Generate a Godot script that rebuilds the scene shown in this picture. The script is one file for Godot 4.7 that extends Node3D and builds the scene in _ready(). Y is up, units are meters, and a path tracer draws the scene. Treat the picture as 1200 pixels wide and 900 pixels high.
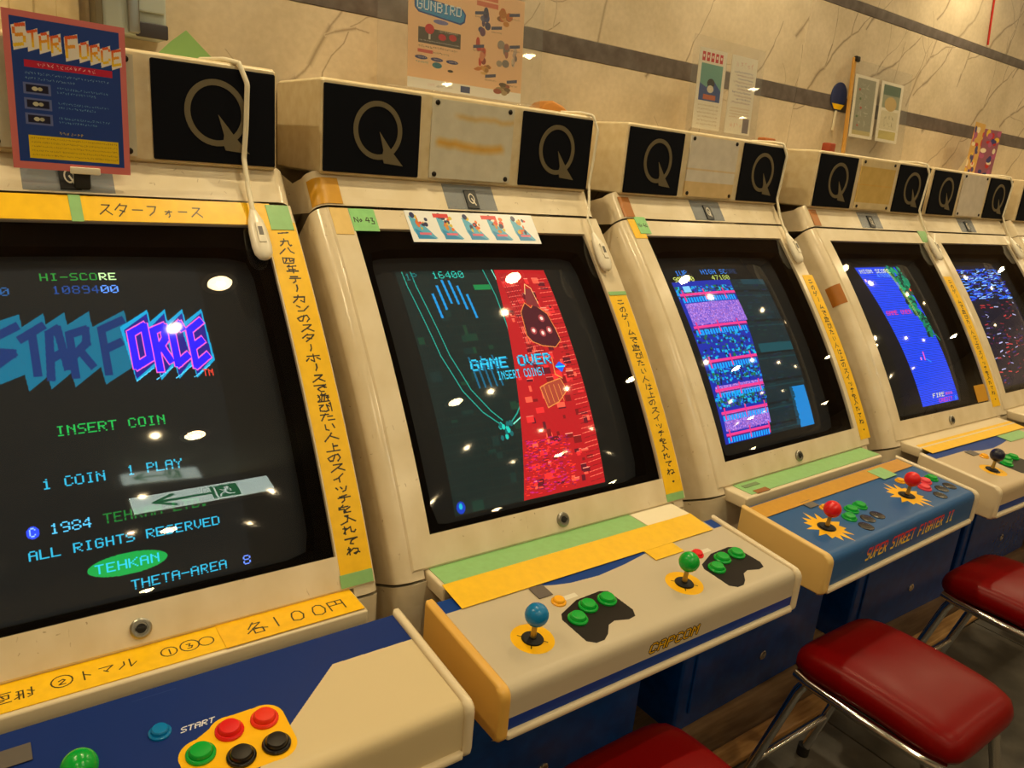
extends Node3D
# A row of arcade cabinets against a marble-print wall, lit by warm ceiling downlights.

const H := 0.68                     # height of the control panels' datum above the floor
const WALL_Z := -0.10
const CEIL_Y := 2.43
var used := {}
var M := {}

# ------------------------------------------------------------------ small 5x7 print font (rows of five bits)
const FONT := {
	"A": [14, 17, 17, 31, 17, 17, 17], "B": [30, 17, 17, 30, 17, 17, 30], "C": [14, 17, 16, 16, 16, 17, 14], "D": [30, 17, 17, 17, 17, 17, 30],
	"E": [31, 16, 16, 30, 16, 16, 31], "F": [31, 16, 16, 30, 16, 16, 16], "G": [14, 17, 16, 23, 17, 17, 14], "H": [17, 17, 17, 31, 17, 17, 17],
	"I": [14, 4, 4, 4, 4, 4, 14], "J": [7, 2, 2, 2, 2, 18, 12], "K": [17, 18, 20, 24, 20, 18, 17], "L": [16, 16, 16, 16, 16, 16, 31],
	"M": [17, 27, 21, 21, 17, 17, 17], "N": [17, 25, 21, 19, 17, 17, 17], "O": [14, 17, 17, 17, 17, 17, 14], "P": [30, 17, 17, 30, 16, 16, 16],
	"Q": [14, 17, 17, 17, 21, 18, 13], "R": [30, 17, 17, 30, 20, 18, 17], "S": [15, 16, 16, 14, 1, 1, 30], "T": [31, 4, 4, 4, 4, 4, 4],
	"U": [17, 17, 17, 17, 17, 17, 14], "V": [17, 17, 17, 17, 17, 10, 4], "W": [17, 17, 17, 21, 21, 27, 17], "X": [17, 17, 10, 4, 10, 17, 17],
	"Y": [17, 17, 10, 4, 4, 4, 4], "Z": [31, 1, 2, 4, 8, 16, 31], "0": [14, 17, 19, 21, 25, 17, 14], "1": [4, 12, 4, 4, 4, 4, 14],
	"2": [14, 17, 1, 6, 8, 16, 31], "3": [30, 1, 1, 14, 1, 1, 30], "4": [2, 6, 10, 18, 31, 2, 2], "5": [31, 16, 30, 1, 1, 17, 14],
	"6": [14, 16, 16, 30, 17, 17, 14], "7": [31, 1, 2, 4, 4, 8, 8], "8": [14, 17, 17, 14, 17, 17, 14], "9": [14, 17, 17, 15, 1, 1, 14],
	"-": [0, 0, 0, 31, 0, 0, 0], "!": [4, 4, 4, 4, 4, 0, 4], ".": [0, 0, 0, 0, 0, 12, 12], "=": [0, 0, 31, 0, 31, 0, 0],
}
# handwritten characters: strokes of (x, y) digit pairs on a 10 x 10 grid, y down; "o" before a pair draws a ring round the whole cell
const HAND := {
	"一": "15 94", "九": "41 43 27 09/14 73 77 89 98", "八": "42 25 08/61 75 97", "四": "12 18/12 83 78/32 35 27/52 56 75/18 78", "年": "30 12/22 81/25 75/24 27/07 97/52 59",
	"テ": "22 72/14 94/54 57 39", "ー": "51 55 48", "カ": "13 83 79 57/41 35 09", "ン": "12 34/18 58 93", "の": "52 38 18 05 33 72 86 69", "ス": "22 82 55 09/56 99",
	"タ": "41 05/32 82 65 29/35 66", "ホ": "13 93/51 59 37/25 08/75 97", "で": "12 92 45 36 59 79/74 85/84 95", "遊": "12 23/14 24 27 09 39 99/40 41/32 62/43 38/43 63 58/71 63/73 93/75 95 84/84 88",
	"び": "12 42 15 18 59 78 62 84/81 92/90 99", "た": "12 62/41 18/54 84/58 98", "い": "22 27 48/72 86", "人": "51 43 09/44 98", "上": "51 59/54 84/09 99", "イ": "81 45 16/55 59",
	"ッ": "14 26/44 56/84 78 59", "チ": "72 23/14 94/53 57 39", "を": "13 73/41 15 45 58/84 47 49 89", "入": "31 51 47 09/42 98", "れ": "21 29/13 33 18/25 62 67 88 96", "て": "13 93 55 48 69",
	"ね": "21 29/13 33 08/26 53 84 87 69 58 87 98", "こ": "23 73/17 48 87", "ゲ": "21 05/14 84/54 57 29/71 82/81 92", "ム": "42 18 87/65 99", "は": "21 18/43 93/71 78 58 49 98",
	"フ": "12 82 66 29", "ォ": "25 75/54 58 49/55 27", "横": "15 85", "連": "12 22/14 24 27 09 99/41 91/33 83 86 36 33/65 30/67 38", "射": "22 29/12 42 49/15 45/36 08/63 95/81 88 69/66 77",
	"ト": "41 49/44 76", "マ": "12 82 46/35 57", "ル": "32 35 08/61 68 95", "各": "41 15/32 72 08/35 97/36 76 79 39 36", "円": "12 19/12 82 89/52 55/15 85", "。": "67 78 69 58 67",
	"1": "51 59", "0": "51 32 25 28 59 78 85 72 51", "2": "23 41 63 55 18 88", "4": "41 16 86/61 69", "3": "21 61 45 75 79 29", "N": "18 11 78 71", "o": "54 36 48 76 64 54",
	"①": "o/52 58", "②": "o/34 53 64 37 67", "③": "o/33 53 45 65 57 37", "〇": "o",
}

class Pic:
	var im: Image
	var w: int
	var h: int
	var ox := 0.0
	var oy := 0.0
	var sx := 1.0
	var sy := 1.0
	func _init(pw: int, ph: int, c: Color):
		w = pw; h = ph
		im = Image.create(w, h, false, Image.FORMAT_RGBA8)
		im.fill(c)
	# metres: x0..x1 across, y_top..y_bottom downwards
	func span(x0: float, x1: float, ytop: float, ybot: float) -> Pic:
		ox = x0; oy = ytop
		sx = w / (x1 - x0); sy = h / (ybot - ytop)
		return self
	func p(x: float, y: float) -> Vector2:
		return Vector2((x - ox) * sx, (y - oy) * sy)
	func raw(a: Vector2, b: Vector2, c: Color) -> void:
		var r := Rect2i(int(floor(minf(a.x, b.x))), int(floor(minf(a.y, b.y))), maxi(1, int(round(absf(b.x - a.x)))), maxi(1, int(round(absf(b.y - a.y)))))
		im.fill_rect(r.intersection(Rect2i(0, 0, w, h)), c)
	func rect(x0: float, y0: float, x1: float, y1: float, c: Color) -> void:
		raw(p(x0, y0), p(x1, y1), c)
	func poly(pts: Array, c: Color) -> void:
		var q: Array[Vector2] = []
		for a in pts:
			q.append(p(a[0], a[1]))
		var lo := 1e9
		var hi := -1e9
		for a in q:
			lo = minf(lo, a.y); hi = maxf(hi, a.y)
		for yy in range(maxi(0, int(lo)), mini(h, int(hi) + 1)):
			var xs: Array[float] = []
			var fy := yy + 0.5
			for i in q.size():
				var a: Vector2 = q[i]
				var b: Vector2 = q[(i + 1) % q.size()]
				if (a.y <= fy) != (b.y <= fy):
					xs.append(a.x + (fy - a.y) / (b.y - a.y) * (b.x - a.x))
			xs.sort()
			for i in range(0, xs.size() - 1, 2):
				var x0 := clampi(int(round(xs[i])), 0, w)
				var x1 := clampi(int(round(xs[i + 1])), 0, w)
				if x1 > x0:
					im.fill_rect(Rect2i(x0, yy, x1 - x0, 1), c)
	func oval(cx: float, cy: float, rx: float, ry: float, c: Color) -> void:
		var pts := []
		for i in 40:
			var t := TAU * i / 40.0
			pts.append([cx + rx * cos(t), cy + ry * sin(t)])
		poly(pts, c)
	func line(x0: float, y0: float, x1: float, y1: float, wid: float, c: Color) -> void:   # wid in pixels
		var a := p(x0, y0)
		var b := p(x1, y1)
		var d := (b - a)
		var n := (Vector2(-d.y, d.x).normalized() if d.length() > 0.001 else Vector2(1, 0)) * wid * 0.5
		var e := (d.normalized() if d.length() > 0.001 else Vector2(0, 1)) * wid * 0.35
		var k := [a - e + n, b + e + n, b + e - n, a - e - n]
		var s := []
		for v in k:
			s.append([v.x / sx + ox, v.y / sy + oy])
		poly(s, c)
	func path(pts: Array, wid: float, c: Color) -> void:
		for i in pts.size() - 1:
			line(pts[i][0], pts[i][1], pts[i + 1][0], pts[i + 1][1], wid, c)
	# print text: (x, y) top left, size of a character cell across and down (in the picture's units; down may be negative when y points up)
	func text(s: String, x: float, y: float, cw: float, ch: float, c: Color, slant := 0.0) -> void:
		for i in s.length():
			if not FONT.has(s[i]):
				continue
			var g: Array = FONT[s[i]]
			for r in 7:
				for k in 5:
					if int(g[r]) & (16 >> k):
						var xx := x + (i + k / 6.0) * cw + slant * (6 - r) / 7.0 * cw
						var yy := y + r / 7.0 * ch
						rect(xx, yy, xx + cw / 6.0 * 1.08, yy + ch / 7.0 * 1.05, c)
	func hand(g: String, x: float, y: float, cw: float, ch: float, wid: float, c: Color) -> void:
		if not HAND.has(g):
			return
		for st in String(HAND[g]).split("/"):
			if st == "o":
				var ring := []
				for i in 17:
					ring.append([x + cw * (0.5 + 0.5 * cos(TAU * i / 16.0)), y + ch * (0.5 + 0.5 * sin(TAU * i / 16.0))])
				path(ring, wid, c)
				continue
			var pts := []
			for q in st.split(" "):
				pts.append([x + cw * (q[0].to_int() + 0.5) / 10.0, y + ch * (q[1].to_int() + 0.5) / 10.0])
			path(pts, wid, c)
	func tex() -> ImageTexture:
		return ImageTexture.create_from_image(im)

# ------------------------------------------------------------------ mesh builder: triangles wound counter-clockwise seen from outside, normals smoothed by angle
class Bld:
	var P := PackedVector3Array()
	var U := PackedVector2Array()
	func tri(a: Vector3, b: Vector3, c: Vector3, ua := Vector2.ZERO, ub := Vector2.ZERO, uc := Vector2.ZERO) -> void:
		P.append_array([a, b, c]); U.append_array([ua, ub, uc])
	func quad(a: Vector3, b: Vector3, c: Vector3, d: Vector3, ua := Vector2(0, 1), ub := Vector2(1, 1), uc := Vector2(1, 0), ud := Vector2(0, 0)) -> void:
		tri(a, b, c, ua, ub, uc); tri(a, c, d, ua, uc, ud)
	# surface f(u, v) with u, v in 0..1; u to the right and v downwards as seen from outside
	func grid(f: Callable, nu: int, nv: int, flip := false) -> void:
		for j in nv:
			for i in nu:
				var u0 := float(i) / nu
				var u1 := float(i + 1) / nu
				var v0 := float(j) / nv
				var v1 := float(j + 1) / nv
				var a: Vector3 = f.call(u0, v1)
				var b: Vector3 = f.call(u1, v1)
				var c: Vector3 = f.call(u1, v0)
				var d: Vector3 = f.call(u0, v0)
				if flip:
					quad(b, a, d, c, Vector2(u1, v1), Vector2(u0, v1), Vector2(u0, v0), Vector2(u1, v0))
				else:
					quad(a, b, c, d, Vector2(u0, v1), Vector2(u1, v1), Vector2(u1, v0), Vector2(u0, v0))
	# slab between f(u, v, off0) and f(u, v, off1), off1 outside
	func slab(f: Callable, nu: int, nv: int, o0: float, o1: float) -> void:
		grid(func(u, v): return f.call(u, v, o1), nu, nv)
		grid(func(u, v): return f.call(u, v, o0), nu, nv, true)
		for i in nu:
			var a := float(i) / nu
			var b := float(i + 1) / nu
			quad(f.call(a, 1.0, o0), f.call(b, 1.0, o0), f.call(b, 1.0, o1), f.call(a, 1.0, o1), Vector2(a, 1), Vector2(b, 1), Vector2(b, 1), Vector2(a, 1))
			quad(f.call(a, 0.0, o1), f.call(b, 0.0, o1), f.call(b, 0.0, o0), f.call(a, 0.0, o0), Vector2(a, 0), Vector2(b, 0), Vector2(b, 0), Vector2(a, 0))
		for j in nv:
			var a := float(j) / nv
			var b := float(j + 1) / nv
			quad(f.call(0.0, b, o0), f.call(0.0, b, o1), f.call(0.0, a, o1), f.call(0.0, a, o0), Vector2(0, b), Vector2(0, b), Vector2(0, a), Vector2(0, a))
			quad(f.call(1.0, b, o1), f.call(1.0, b, o0), f.call(1.0, a, o0), f.call(1.0, a, o1), Vector2(1, b), Vector2(1, b), Vector2(1, a), Vector2(1, a))
	# join closed loops of the same length, in order; loops run counter-clockwise seen from the last loop's side
	func loft(loops: Array, closed := true) -> void:
		for k in loops.size() - 1:
			var A: Array = loops[k]
			var B: Array = loops[k + 1]
			var n := A.size()
			for i in (n if closed else n - 1):
				var j := (i + 1) % n
				var ua := float(i) / n
				var ub := float(i + 1) / n
				var va := float(k) / (loops.size() - 1)
				var vb := float(k + 1) / (loops.size() - 1)
				quad(A[i], A[j], B[j], B[i], Vector2(ua, va), Vector2(ub, va), Vector2(ub, vb), Vector2(ua, vb))
	func fan(loop: Array, flip := false) -> void:
		var c := Vector3.ZERO
		for q in loop:
			c += q
		c /= loop.size()
		for i in loop.size():
			var a: Vector3 = loop[i]
			var b: Vector3 = loop[(i + 1) % loop.size()]
			if flip:
				tri(c, b, a)
			else:
				tri(c, a, b)
	# box with chamfered edges
	func box(c: Vector3, s: Vector3, bev := 0.002, t := Transform3D()) -> void:
		var hx := s * 0.5
		bev = minf(bev, minf(hx.x, minf(hx.y, hx.z)) * 0.95)
		var ax := [Vector3.RIGHT, Vector3.UP, Vector3.BACK]
		var pt := func(sg: Vector3, k: int) -> Vector3:    # corner sg, on the face across axis k
			var q := Vector3(sg.x * hx.x, sg.y * hx.y, sg.z * hx.z)
			for a in 3:
				if a != k:
					q[a] -= sg[a] * bev
			return t * (c + q)
		for k in 3:
			var a1 := (k + 1) % 3
			var a2 := (k + 2) % 3
			for sgn in [-1.0, 1.0]:
				var cs := []
				for q in [[-1, -1], [1, -1], [1, 1], [-1, 1]]:
					var sg := Vector3.ZERO
					sg[k] = sgn; sg[a1] = q[0]; sg[a2] = q[1]
					cs.append(pt.call(sg, k))
				if sgn > 0:
					quad(cs[0], cs[1], cs[2], cs[3])
				else:
					quad(cs[1], cs[0], cs[3], cs[2])
			# edges along axis k
			for q in [[1, 1], [-1, 1], [-1, -1], [1, -1]]:
				var lo := Vector3.ZERO
				lo[k] = -1.0; lo[a1] = q[0]; lo[a2] = q[1]
				var hi := lo
				hi[k] = 1.0
				if q[0] * q[1] > 0:
					quad(pt.call(lo, a1), pt.call(lo, a2) , pt.call(hi, a2), pt.call(hi, a1))
					_fix(t * (c + Vector3.ZERO))
				else:
					quad(pt.call(lo, a2), pt.call(lo, a1), pt.call(hi, a1), pt.call(hi, a2))
					_fix(t * (c + Vector3.ZERO))
		for x in [-1.0, 1.0]:
			for y in [-1.0, 1.0]:
				for z in [-1.0, 1.0]:
					var sg := Vector3(x, y, z)
					tri(pt.call(sg, 0), pt.call(sg, 1), pt.call(sg, 2))
					_fix1(t * c, P.size() - 3)
	func _fix(c: Vector3) -> void:
		_fix1(c, P.size() - 6); _fix1(c, P.size() - 3)
	func _fix1(c: Vector3, i: int) -> void:     # turn a triangle outwards from c
		var n := (P[i + 1] - P[i]).cross(P[i + 2] - P[i])
		if n.dot(P[i] - c) < 0:
			var q := P[i + 1]
			P[i + 1] = P[i + 2]; P[i + 2] = q
	# turned shape: profile of (radius, height) from bottom to top, about t's y axis
	func lathe(pr: Array, n: int, t := Transform3D()) -> void:
		var loops := []
		for q in pr:
			var l := []
			for i in n:
				var a := TAU * i / n
				l.append(t * Vector3(q[0] * cos(a), q[1], -q[0] * sin(a)))
			loops.append(l)
		loft(loops)
		fan(loops[0], true)
		fan(loops[loops.size() - 1])
	func tube(pts: Array, r: float, n := 8, capped := true) -> void:
		var loops := []
		var up := Vector3(0.31, 0.9, 0.23).normalized()
		for i in pts.size():
			var d: Vector3 = (pts[mini(i + 1, pts.size() - 1)] - pts[maxi(i - 1, 0)]).normalized()
			var x := up.cross(d)
			if x.length() < 0.05:
				x = Vector3.RIGHT.cross(d)
			x = x.normalized()
			var y := d.cross(x).normalized()
			up = y
			var l := []
			for k in n:
				var a := TAU * k / n
				l.append(pts[i] + (x * cos(a) + y * sin(a)) * r)
			loops.append(l)
		loft(loops)
		if capped:
			fan(loops[0], true)
			fan(loops[loops.size() - 1])
	# flat outline (counter-clockwise, seen from +n) pushed from o to o + n * depth, edge chamfered by bev; ux, uy span the outline's plane
	func prism(out: PackedVector2Array, o: Vector3, ux: Vector3, uy: Vector3, depth: float, bev := 0.0) -> void:
		if Geometry2D.is_polygon_clockwise(out):
			out.reverse()
		var n := ux.cross(uy).normalized()
		var m := out.size()
		var ins := PackedVector2Array()
		for i in m:
			var a := (out[i] - out[(i + m - 1) % m]).normalized()
			var b := (out[(i + 1) % m] - out[i]).normalized()
			var na := Vector2(-a.y, a.x)
			var nb := Vector2(-b.y, b.x)
			var bi := (na + nb)
			bi = bi / maxf(0.4, bi.dot(na)) if bi.length() > 0.01 else na
			ins.append(out[i] + bi * bev)
		var l := [[], [], [], []]
		for i in m:
			l[0].append(o + ux * ins[i].x + uy * ins[i].y)
			l[1].append(o + ux * out[i].x + uy * out[i].y + n * bev)
			l[2].append(o + ux * out[i].x + uy * out[i].y + n * (depth - bev))
			l[3].append(o + ux * ins[i].x + uy * ins[i].y + n * depth)
		loft(l if bev > 0 else [l[1], l[2]])
		var ti := Geometry2D.triangulate_polygon(ins)
		for i in range(0, ti.size(), 3):
			var q := [ti[i], ti[i + 1], ti[i + 2]]
			if (ins[q[1]] - ins[q[0]]).cross(ins[q[2]] - ins[q[0]]) < 0:
				q = [ti[i], ti[i + 2], ti[i + 1]]
			tri(l[3][q[0]], l[3][q[1]], l[3][q[2]])
			tri(l[0][q[0]], l[0][q[2]], l[0][q[1]])
	func done(angle := 50.0) -> ArrayMesh:
		var lim := cos(deg_to_rad(angle))
		var nf := P.size() / 3
		var fn := PackedVector3Array()
		var fa := PackedVector3Array()
		var at := {}
		for i in nf:
			var c := (P[3 * i + 1] - P[3 * i]).cross(P[3 * i + 2] - P[3 * i])
			fa.append(c); fn.append(c.normalized())
			for k in 3:
				var key := Vector3i((P[3 * i + k] * 20000.0).round())
				if at.has(key):
					at[key].append(i)
				else:
					at[key] = [i]
		var N := PackedVector3Array()
		N.resize(P.size())
		for i in nf:
			for k in 3:
				var s := Vector3.ZERO
				for j in at[Vector3i((P[3 * i + k] * 20000.0).round())]:
					if fn[i].dot(fn[j]) >= lim:
						s += fa[j]
				N[3 * i + k] = s.normalized() if s.length_squared() > 0 else fn[i]
		var VV := PackedVector3Array()
		var NN := PackedVector3Array()
		var UU := PackedVector2Array()
		for i in nf:                        # Godot's front faces run clockwise
			for k in [0, 2, 1]:
				VV.append(P[3 * i + k]); NN.append(N[3 * i + k]); UU.append(U[3 * i + k])
		var arr := []
		arr.resize(Mesh.ARRAY_MAX)
		arr[Mesh.ARRAY_VERTEX] = VV
		arr[Mesh.ARRAY_NORMAL] = NN
		arr[Mesh.ARRAY_TEX_UV] = UU
		var m := ArrayMesh.new()
		m.add_surface_from_arrays(Mesh.PRIMITIVE_TRIANGLES, arr)
		return m

# ------------------------------------------------------------------ nodes, tags, materials
func numbered(called: String) -> String:
	used[called] = used.get(called, -1) + 1
	return called if used[called] == 0 else "%s_%03d" % [called, used[called]]

func part(called: String, mesh: Mesh, mat: Material, parent: Node3D, label := "") -> MeshInstance3D:
	var o := MeshInstance3D.new()
	o.name = called
	o.mesh = mesh
	o.material_override = mat
	parent.add_child(o, true)
	if label:
		o.set_meta("label", label)
	return o

func thing(called: String, label: String, category: String, at := Vector3.ZERO, turn := 0.0, group := "") -> Node3D:
	var o := Node3D.new()
	o.name = numbered(called)
	add_child(o)
	o.position = at
	o.rotation.y = turn
	o.set_meta("label", label)
	o.set_meta("category", category)
	if group:
		o.set_meta("group", group)
	return o

func solo(called: String, mesh: Mesh, mat: Material, label: String, category: String, group := "") -> MeshInstance3D:
	var o := MeshInstance3D.new()
	o.name = numbered(called)
	o.mesh = mesh
	o.material_override = mat
	add_child(o)
	o.set_meta("label", label)
	o.set_meta("category", category)
	if group:
		o.set_meta("group", group)
	return o

func struct_node(called: String, label: String) -> Node3D:
	var o := Node3D.new()
	o.name = called
	add_child(o)
	o.set_meta("kind", "structure")
	o.set_meta("label", label)
	return o

func mat(c: Color, rough := 0.5, metal := 0.0, tex: Texture2D = null) -> StandardMaterial3D:
	var m := StandardMaterial3D.new()
	m.albedo_color = c
	m.roughness = rough
	m.metallic = metal
	if tex:
		m.albedo_texture = tex
	return m

func c8(r: float, g: float, b: float) -> Color:
	return Color(r / 255.0, g / 255.0, b / 255.0)

func noise_tex(fr: float, lo: Color, hi: Color, sd := 1, oct := 4, size := 512) -> NoiseTexture2D:
	var n := FastNoiseLite.new()
	n.seed = sd
	n.frequency = fr
	n.fractal_octaves = oct
	var g := Gradient.new()
	g.set_color(0, lo)
	g.set_color(1, hi)
	var t := NoiseTexture2D.new()
	t.width = size; t.height = size
	t.seamless = true
	t.noise = n
	t.color_ramp = g
	return t

func tri_map(m: StandardMaterial3D, scale: float, world := false) -> StandardMaterial3D:
	m.uv1_triplanar = true
	m.uv1_world_triplanar = world
	m.uv1_scale = Vector3.ONE * scale
	return m

func V(x: float, y: float, z: float) -> Vector3:
	return Vector3(x, y + H, z)

# ------------------------------------------------------------------ the cabinet's curved front: depth and normal at a height
func zf(y: float) -> float:
	return 0.5365 - 0.6206 * (y - 0.052) - 0.371 * (y - 0.052) * (y - 0.28)

func dzf(y: float) -> float:
	return -0.6206 - 0.371 * (2.0 * y - 0.332)

func S(x: float, y: float, off := 0.0) -> Vector3:
	var n := Vector3(0, -dzf(y), 1).normalized()
	return V(x, y + n.y * off, zf(y) + n.z * off)

func front_patch(x0: float, x1: float, y0: float, y1: float, o0: float, o1: float, nv := 6) -> Bld:
	var b := Bld.new()
	b.slab(func(u, v, o): return S(lerpf(x0, x1, u), lerpf(y1, y0, v), o), 1, nv, o0, o1)
	return b

# hood face above the seam, from (y .557, z .172) back to under the speaker box
func HD(x: float, t: float, off := 0.0) -> Vector3:
	return V(x, 0.557 + 0.056 * t + off * 0.6, 0.172 - 0.042 * t + off * 0.8)

# control panel: distance s along the plate from its back edge, round the front edge and down the front
func CP(x: float, s: float, off := 0.0) -> Vector3:
	var a := 0.0748
	var top := 0.1915
	var r := 0.015
	var turn := PI / 2 - a
	var arc := r * turn
	var c := Vector2(0.640, -0.0048) + Vector2(cos(a), -sin(a)) * top + Vector2(-sin(a), -cos(a)) * r
	var q: Vector2
	var n: Vector2
	if s <= top:
		q = Vector2(0.640, -0.0048) + Vector2(cos(a), -sin(a)) * s
		n = Vector2(sin(a), cos(a))
	elif s <= top + arc:
		var t := (s - top) / r
		n = Vector2(sin(a + t), cos(a + t))
		q = c + n * r
	else:
		n = Vector2(1, 0)
		q = c + Vector2(r, -(s - top - arc))
	q += n * off
	return V(x, q.y, q.x)

func cp_frame(x: float, z: float) -> Transform3D:      # stands on the plate, y along its normal
	var s := (z - 0.640) / cos(0.0748)
	var n := Vector3(0, cos(0.0748), sin(0.0748))
	return Transform3D(Basis(Vector3.RIGHT, n, Vector3.RIGHT.cross(n)), CP(x, s))

# ------------------------------------------------------------------ the scene
func _ready() -> void:
	# camera
	var cam := Camera3D.new()
	cam.name = "camera"
	add_child(cam)
	cam.position = V(-0.86666, 0.6560, 1.50657)
	cam.rotation_degrees = Vector3(-16.2743, -36.9677, 5.1887)
	cam.fov = 54.19
	cam.near = 0.02
	cam.far = 60.0
	cam.current = true
	# environment: an indoor room, no sky in view
	var env := Environment.new()
	env.background_mode = Environment.BG_COLOR
	env.background_color = Color.BLACK
	env.tonemap_mode = Environment.TONE_MAPPER_LINEAR
	env.tonemap_exposure = 1.0
	env.sdfgi_enabled = true
	env.ssao_enabled = true
	env.ssil_enabled = true
	var we := WorldEnvironment.new()
	we.name = "environment"
	we.environment = env
	add_child(we)
	# warm ceiling downlights on a grid: the rows and columns that the screens mirror
	make_materials()
	for r in 5:
		for c in 7:
			downlight(-1.38 + 1.22 * c, [0.19, 0.79, 1.83, 2.88, 3.93][r], r, c)
	exit_sign()
	room()
	cabinets()
	stools()
	wall_things()
	cords()

const LAMP := Color(1.0, 0.918, 0.728)
const LAMP_ENERGY := [0.60, 0.24, 0.32, 0.32, 0.32]

func make_materials() -> void:
	M.white = tri_map(mat(c8(234, 220, 194), 0.2, 0.0, worn_tex()), 1.6)
	M.neck = M.white
	M.cream = tri_map(mat(c8(222, 205, 168), 0.32, 0.0, noise_tex(0.012, c8(228, 218, 196), c8(255, 255, 255), 5)), 3.0)
	M.box = tri_map(mat(c8(228, 212, 178), 0.35, 0.0, noise_tex(0.014, c8(238, 230, 212), c8(255, 255, 255), 8)), 4.0)
	M.panel_white = mat(c8(226, 210, 180), 0.3)
	M.panel_yellow = mat(c8(226, 176, 84), 0.35)
	M.panel_cream = mat(c8(226, 190, 118), 0.4)
	M.blue_body = tri_map(mat(c8(0, 66, 148), 0.25, 0.0, noise_tex(0.02, c8(200, 205, 215), c8(255, 255, 255), 9)), 2.0)
	M.black = mat(c8(7, 7, 8), 0.95)
	M.black.metallic_specular = 0.1
	M.rubber = mat(c8(20, 18, 18), 0.7)
	M.grille = mat(c8(12, 14, 22), 0.85)
	M.grille.metallic_specular = 0.25
	M.emblem = mat(c8(112, 102, 78), 0.45, 0.2)
	M.chrome = mat(c8(220, 220, 222), 0.12, 1.0)
	M.steel = mat(c8(160, 158, 150), 0.35, 1.0)
	M.shaft = mat(c8(170, 150, 90), 0.3, 0.8)
	M.screw = mat(c8(40, 34, 28), 0.4, 0.6)
	M.glass = mat(Color(0.03, 0.03, 0.035, 0.16), 0.0)
	M.glass.transparency = BaseMaterial3D.TRANSPARENCY_ALPHA
	M.acrylic = mat(Color(0.85, 0.87, 0.86, 0.05), 0.02)
	M.acrylic.transparency = BaseMaterial3D.TRANSPARENCY_ALPHA
	M.clear_tape = mat(Color(0.52, 0.60, 0.70, 0.30), 0.12)
	M.clear_tape.transparency = BaseMaterial3D.TRANSPARENCY_ALPHA
	var crinkle := noise_tex(0.03, c8(244, 242, 236), c8(255, 255, 255), 12, 3, 256)
	M.tape_yellow = tri_map(mat(c8(250, 200, 10), 0.4, 0.0, crinkle), 6.0)
	M.tape_green = tri_map(mat(c8(142, 196, 128), 0.45, 0.0, crinkle), 6.0)
	M.tape_brown = tri_map(mat(c8(176, 108, 28), 0.4, 0.0, crinkle), 6.0)
	M.tape_ochre = tri_map(mat(c8(206, 150, 24), 0.4, 0.0, crinkle), 6.0)
	M.tape_old = tri_map(mat(c8(230, 196, 120), 0.45, 0.0, crinkle), 6.0)
	M.tape_grey = mat(c8(96, 90, 86), 0.35)
	M.paper = mat(c8(236, 226, 200), 0.6)
	M.cord = mat(c8(232, 222, 196), 0.4)
	M.switch_white = mat(c8(235, 226, 206), 0.3)
	M.vinyl = mat(c8(116, 3, 5), 0.33)
	M.vinyl.metallic_specular = 0.28
	M.card = mat(c8(150, 96, 44), 0.8)
	M.lamp_ring = mat(c8(225, 215, 195), 0.4)
	M.lamp_glow = mat(c8(255, 240, 210), 0.5)
	M.lamp_glow.emission_enabled = true
	M.lamp_glow.emission = Color(1.0, 0.86, 0.62)
	M.lamp_glow.emission_energy_multiplier = 60.0
	M.btn = {}
	for e in [["green", c8(0, 168, 56)], ["red", c8(226, 24, 28)], ["orange", c8(236, 52, 30)], ["pink", c8(236, 66, 84)], ["black", c8(22, 18, 18)], ["yellow", c8(250, 178, 20)], ["blue", c8(0, 122, 190)], ["navy", c8(18, 22, 50)]]:
		M.btn[e[0]] = mat(e[1], 0.22)

func worn_tex() -> ImageTexture:
	var p := Pic.new(1024, 1024, Color.WHITE)
	var n := FastNoiseLite.new()
	n.seed = 3
	n.frequency = 0.008
	n.fractal_octaves = 4
	for y in 1024:
		for x in 1024:
			var t := clampf(0.5 + 0.8 * n.get_noise_2d(x, y), 0.0, 1.0)
			p.im.set_pixel(x, y, Color(0.945 + 0.055 * t, 0.93 + 0.07 * t, 0.89 + 0.11 * t))
	var rg := RandomNumberGenerator.new()
	rg.seed = 33
	for i in 120:
		var a := Vector2(rg.randf() * 1024, rg.randf() * 1024)
		var d := Vector2.from_angle(rg.randf() * TAU) * rg.randf_range(1.0, 9.0)
		p.line(a.x, a.y, a.x + d.x, a.y + d.y, rg.randf_range(1.0, 2.4), Color(0.93, 0.90, 0.84).lerp(Color(0.50, 0.40, 0.28), rg.randf_range(0.15, 0.8)))
	return p.tex()

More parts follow.
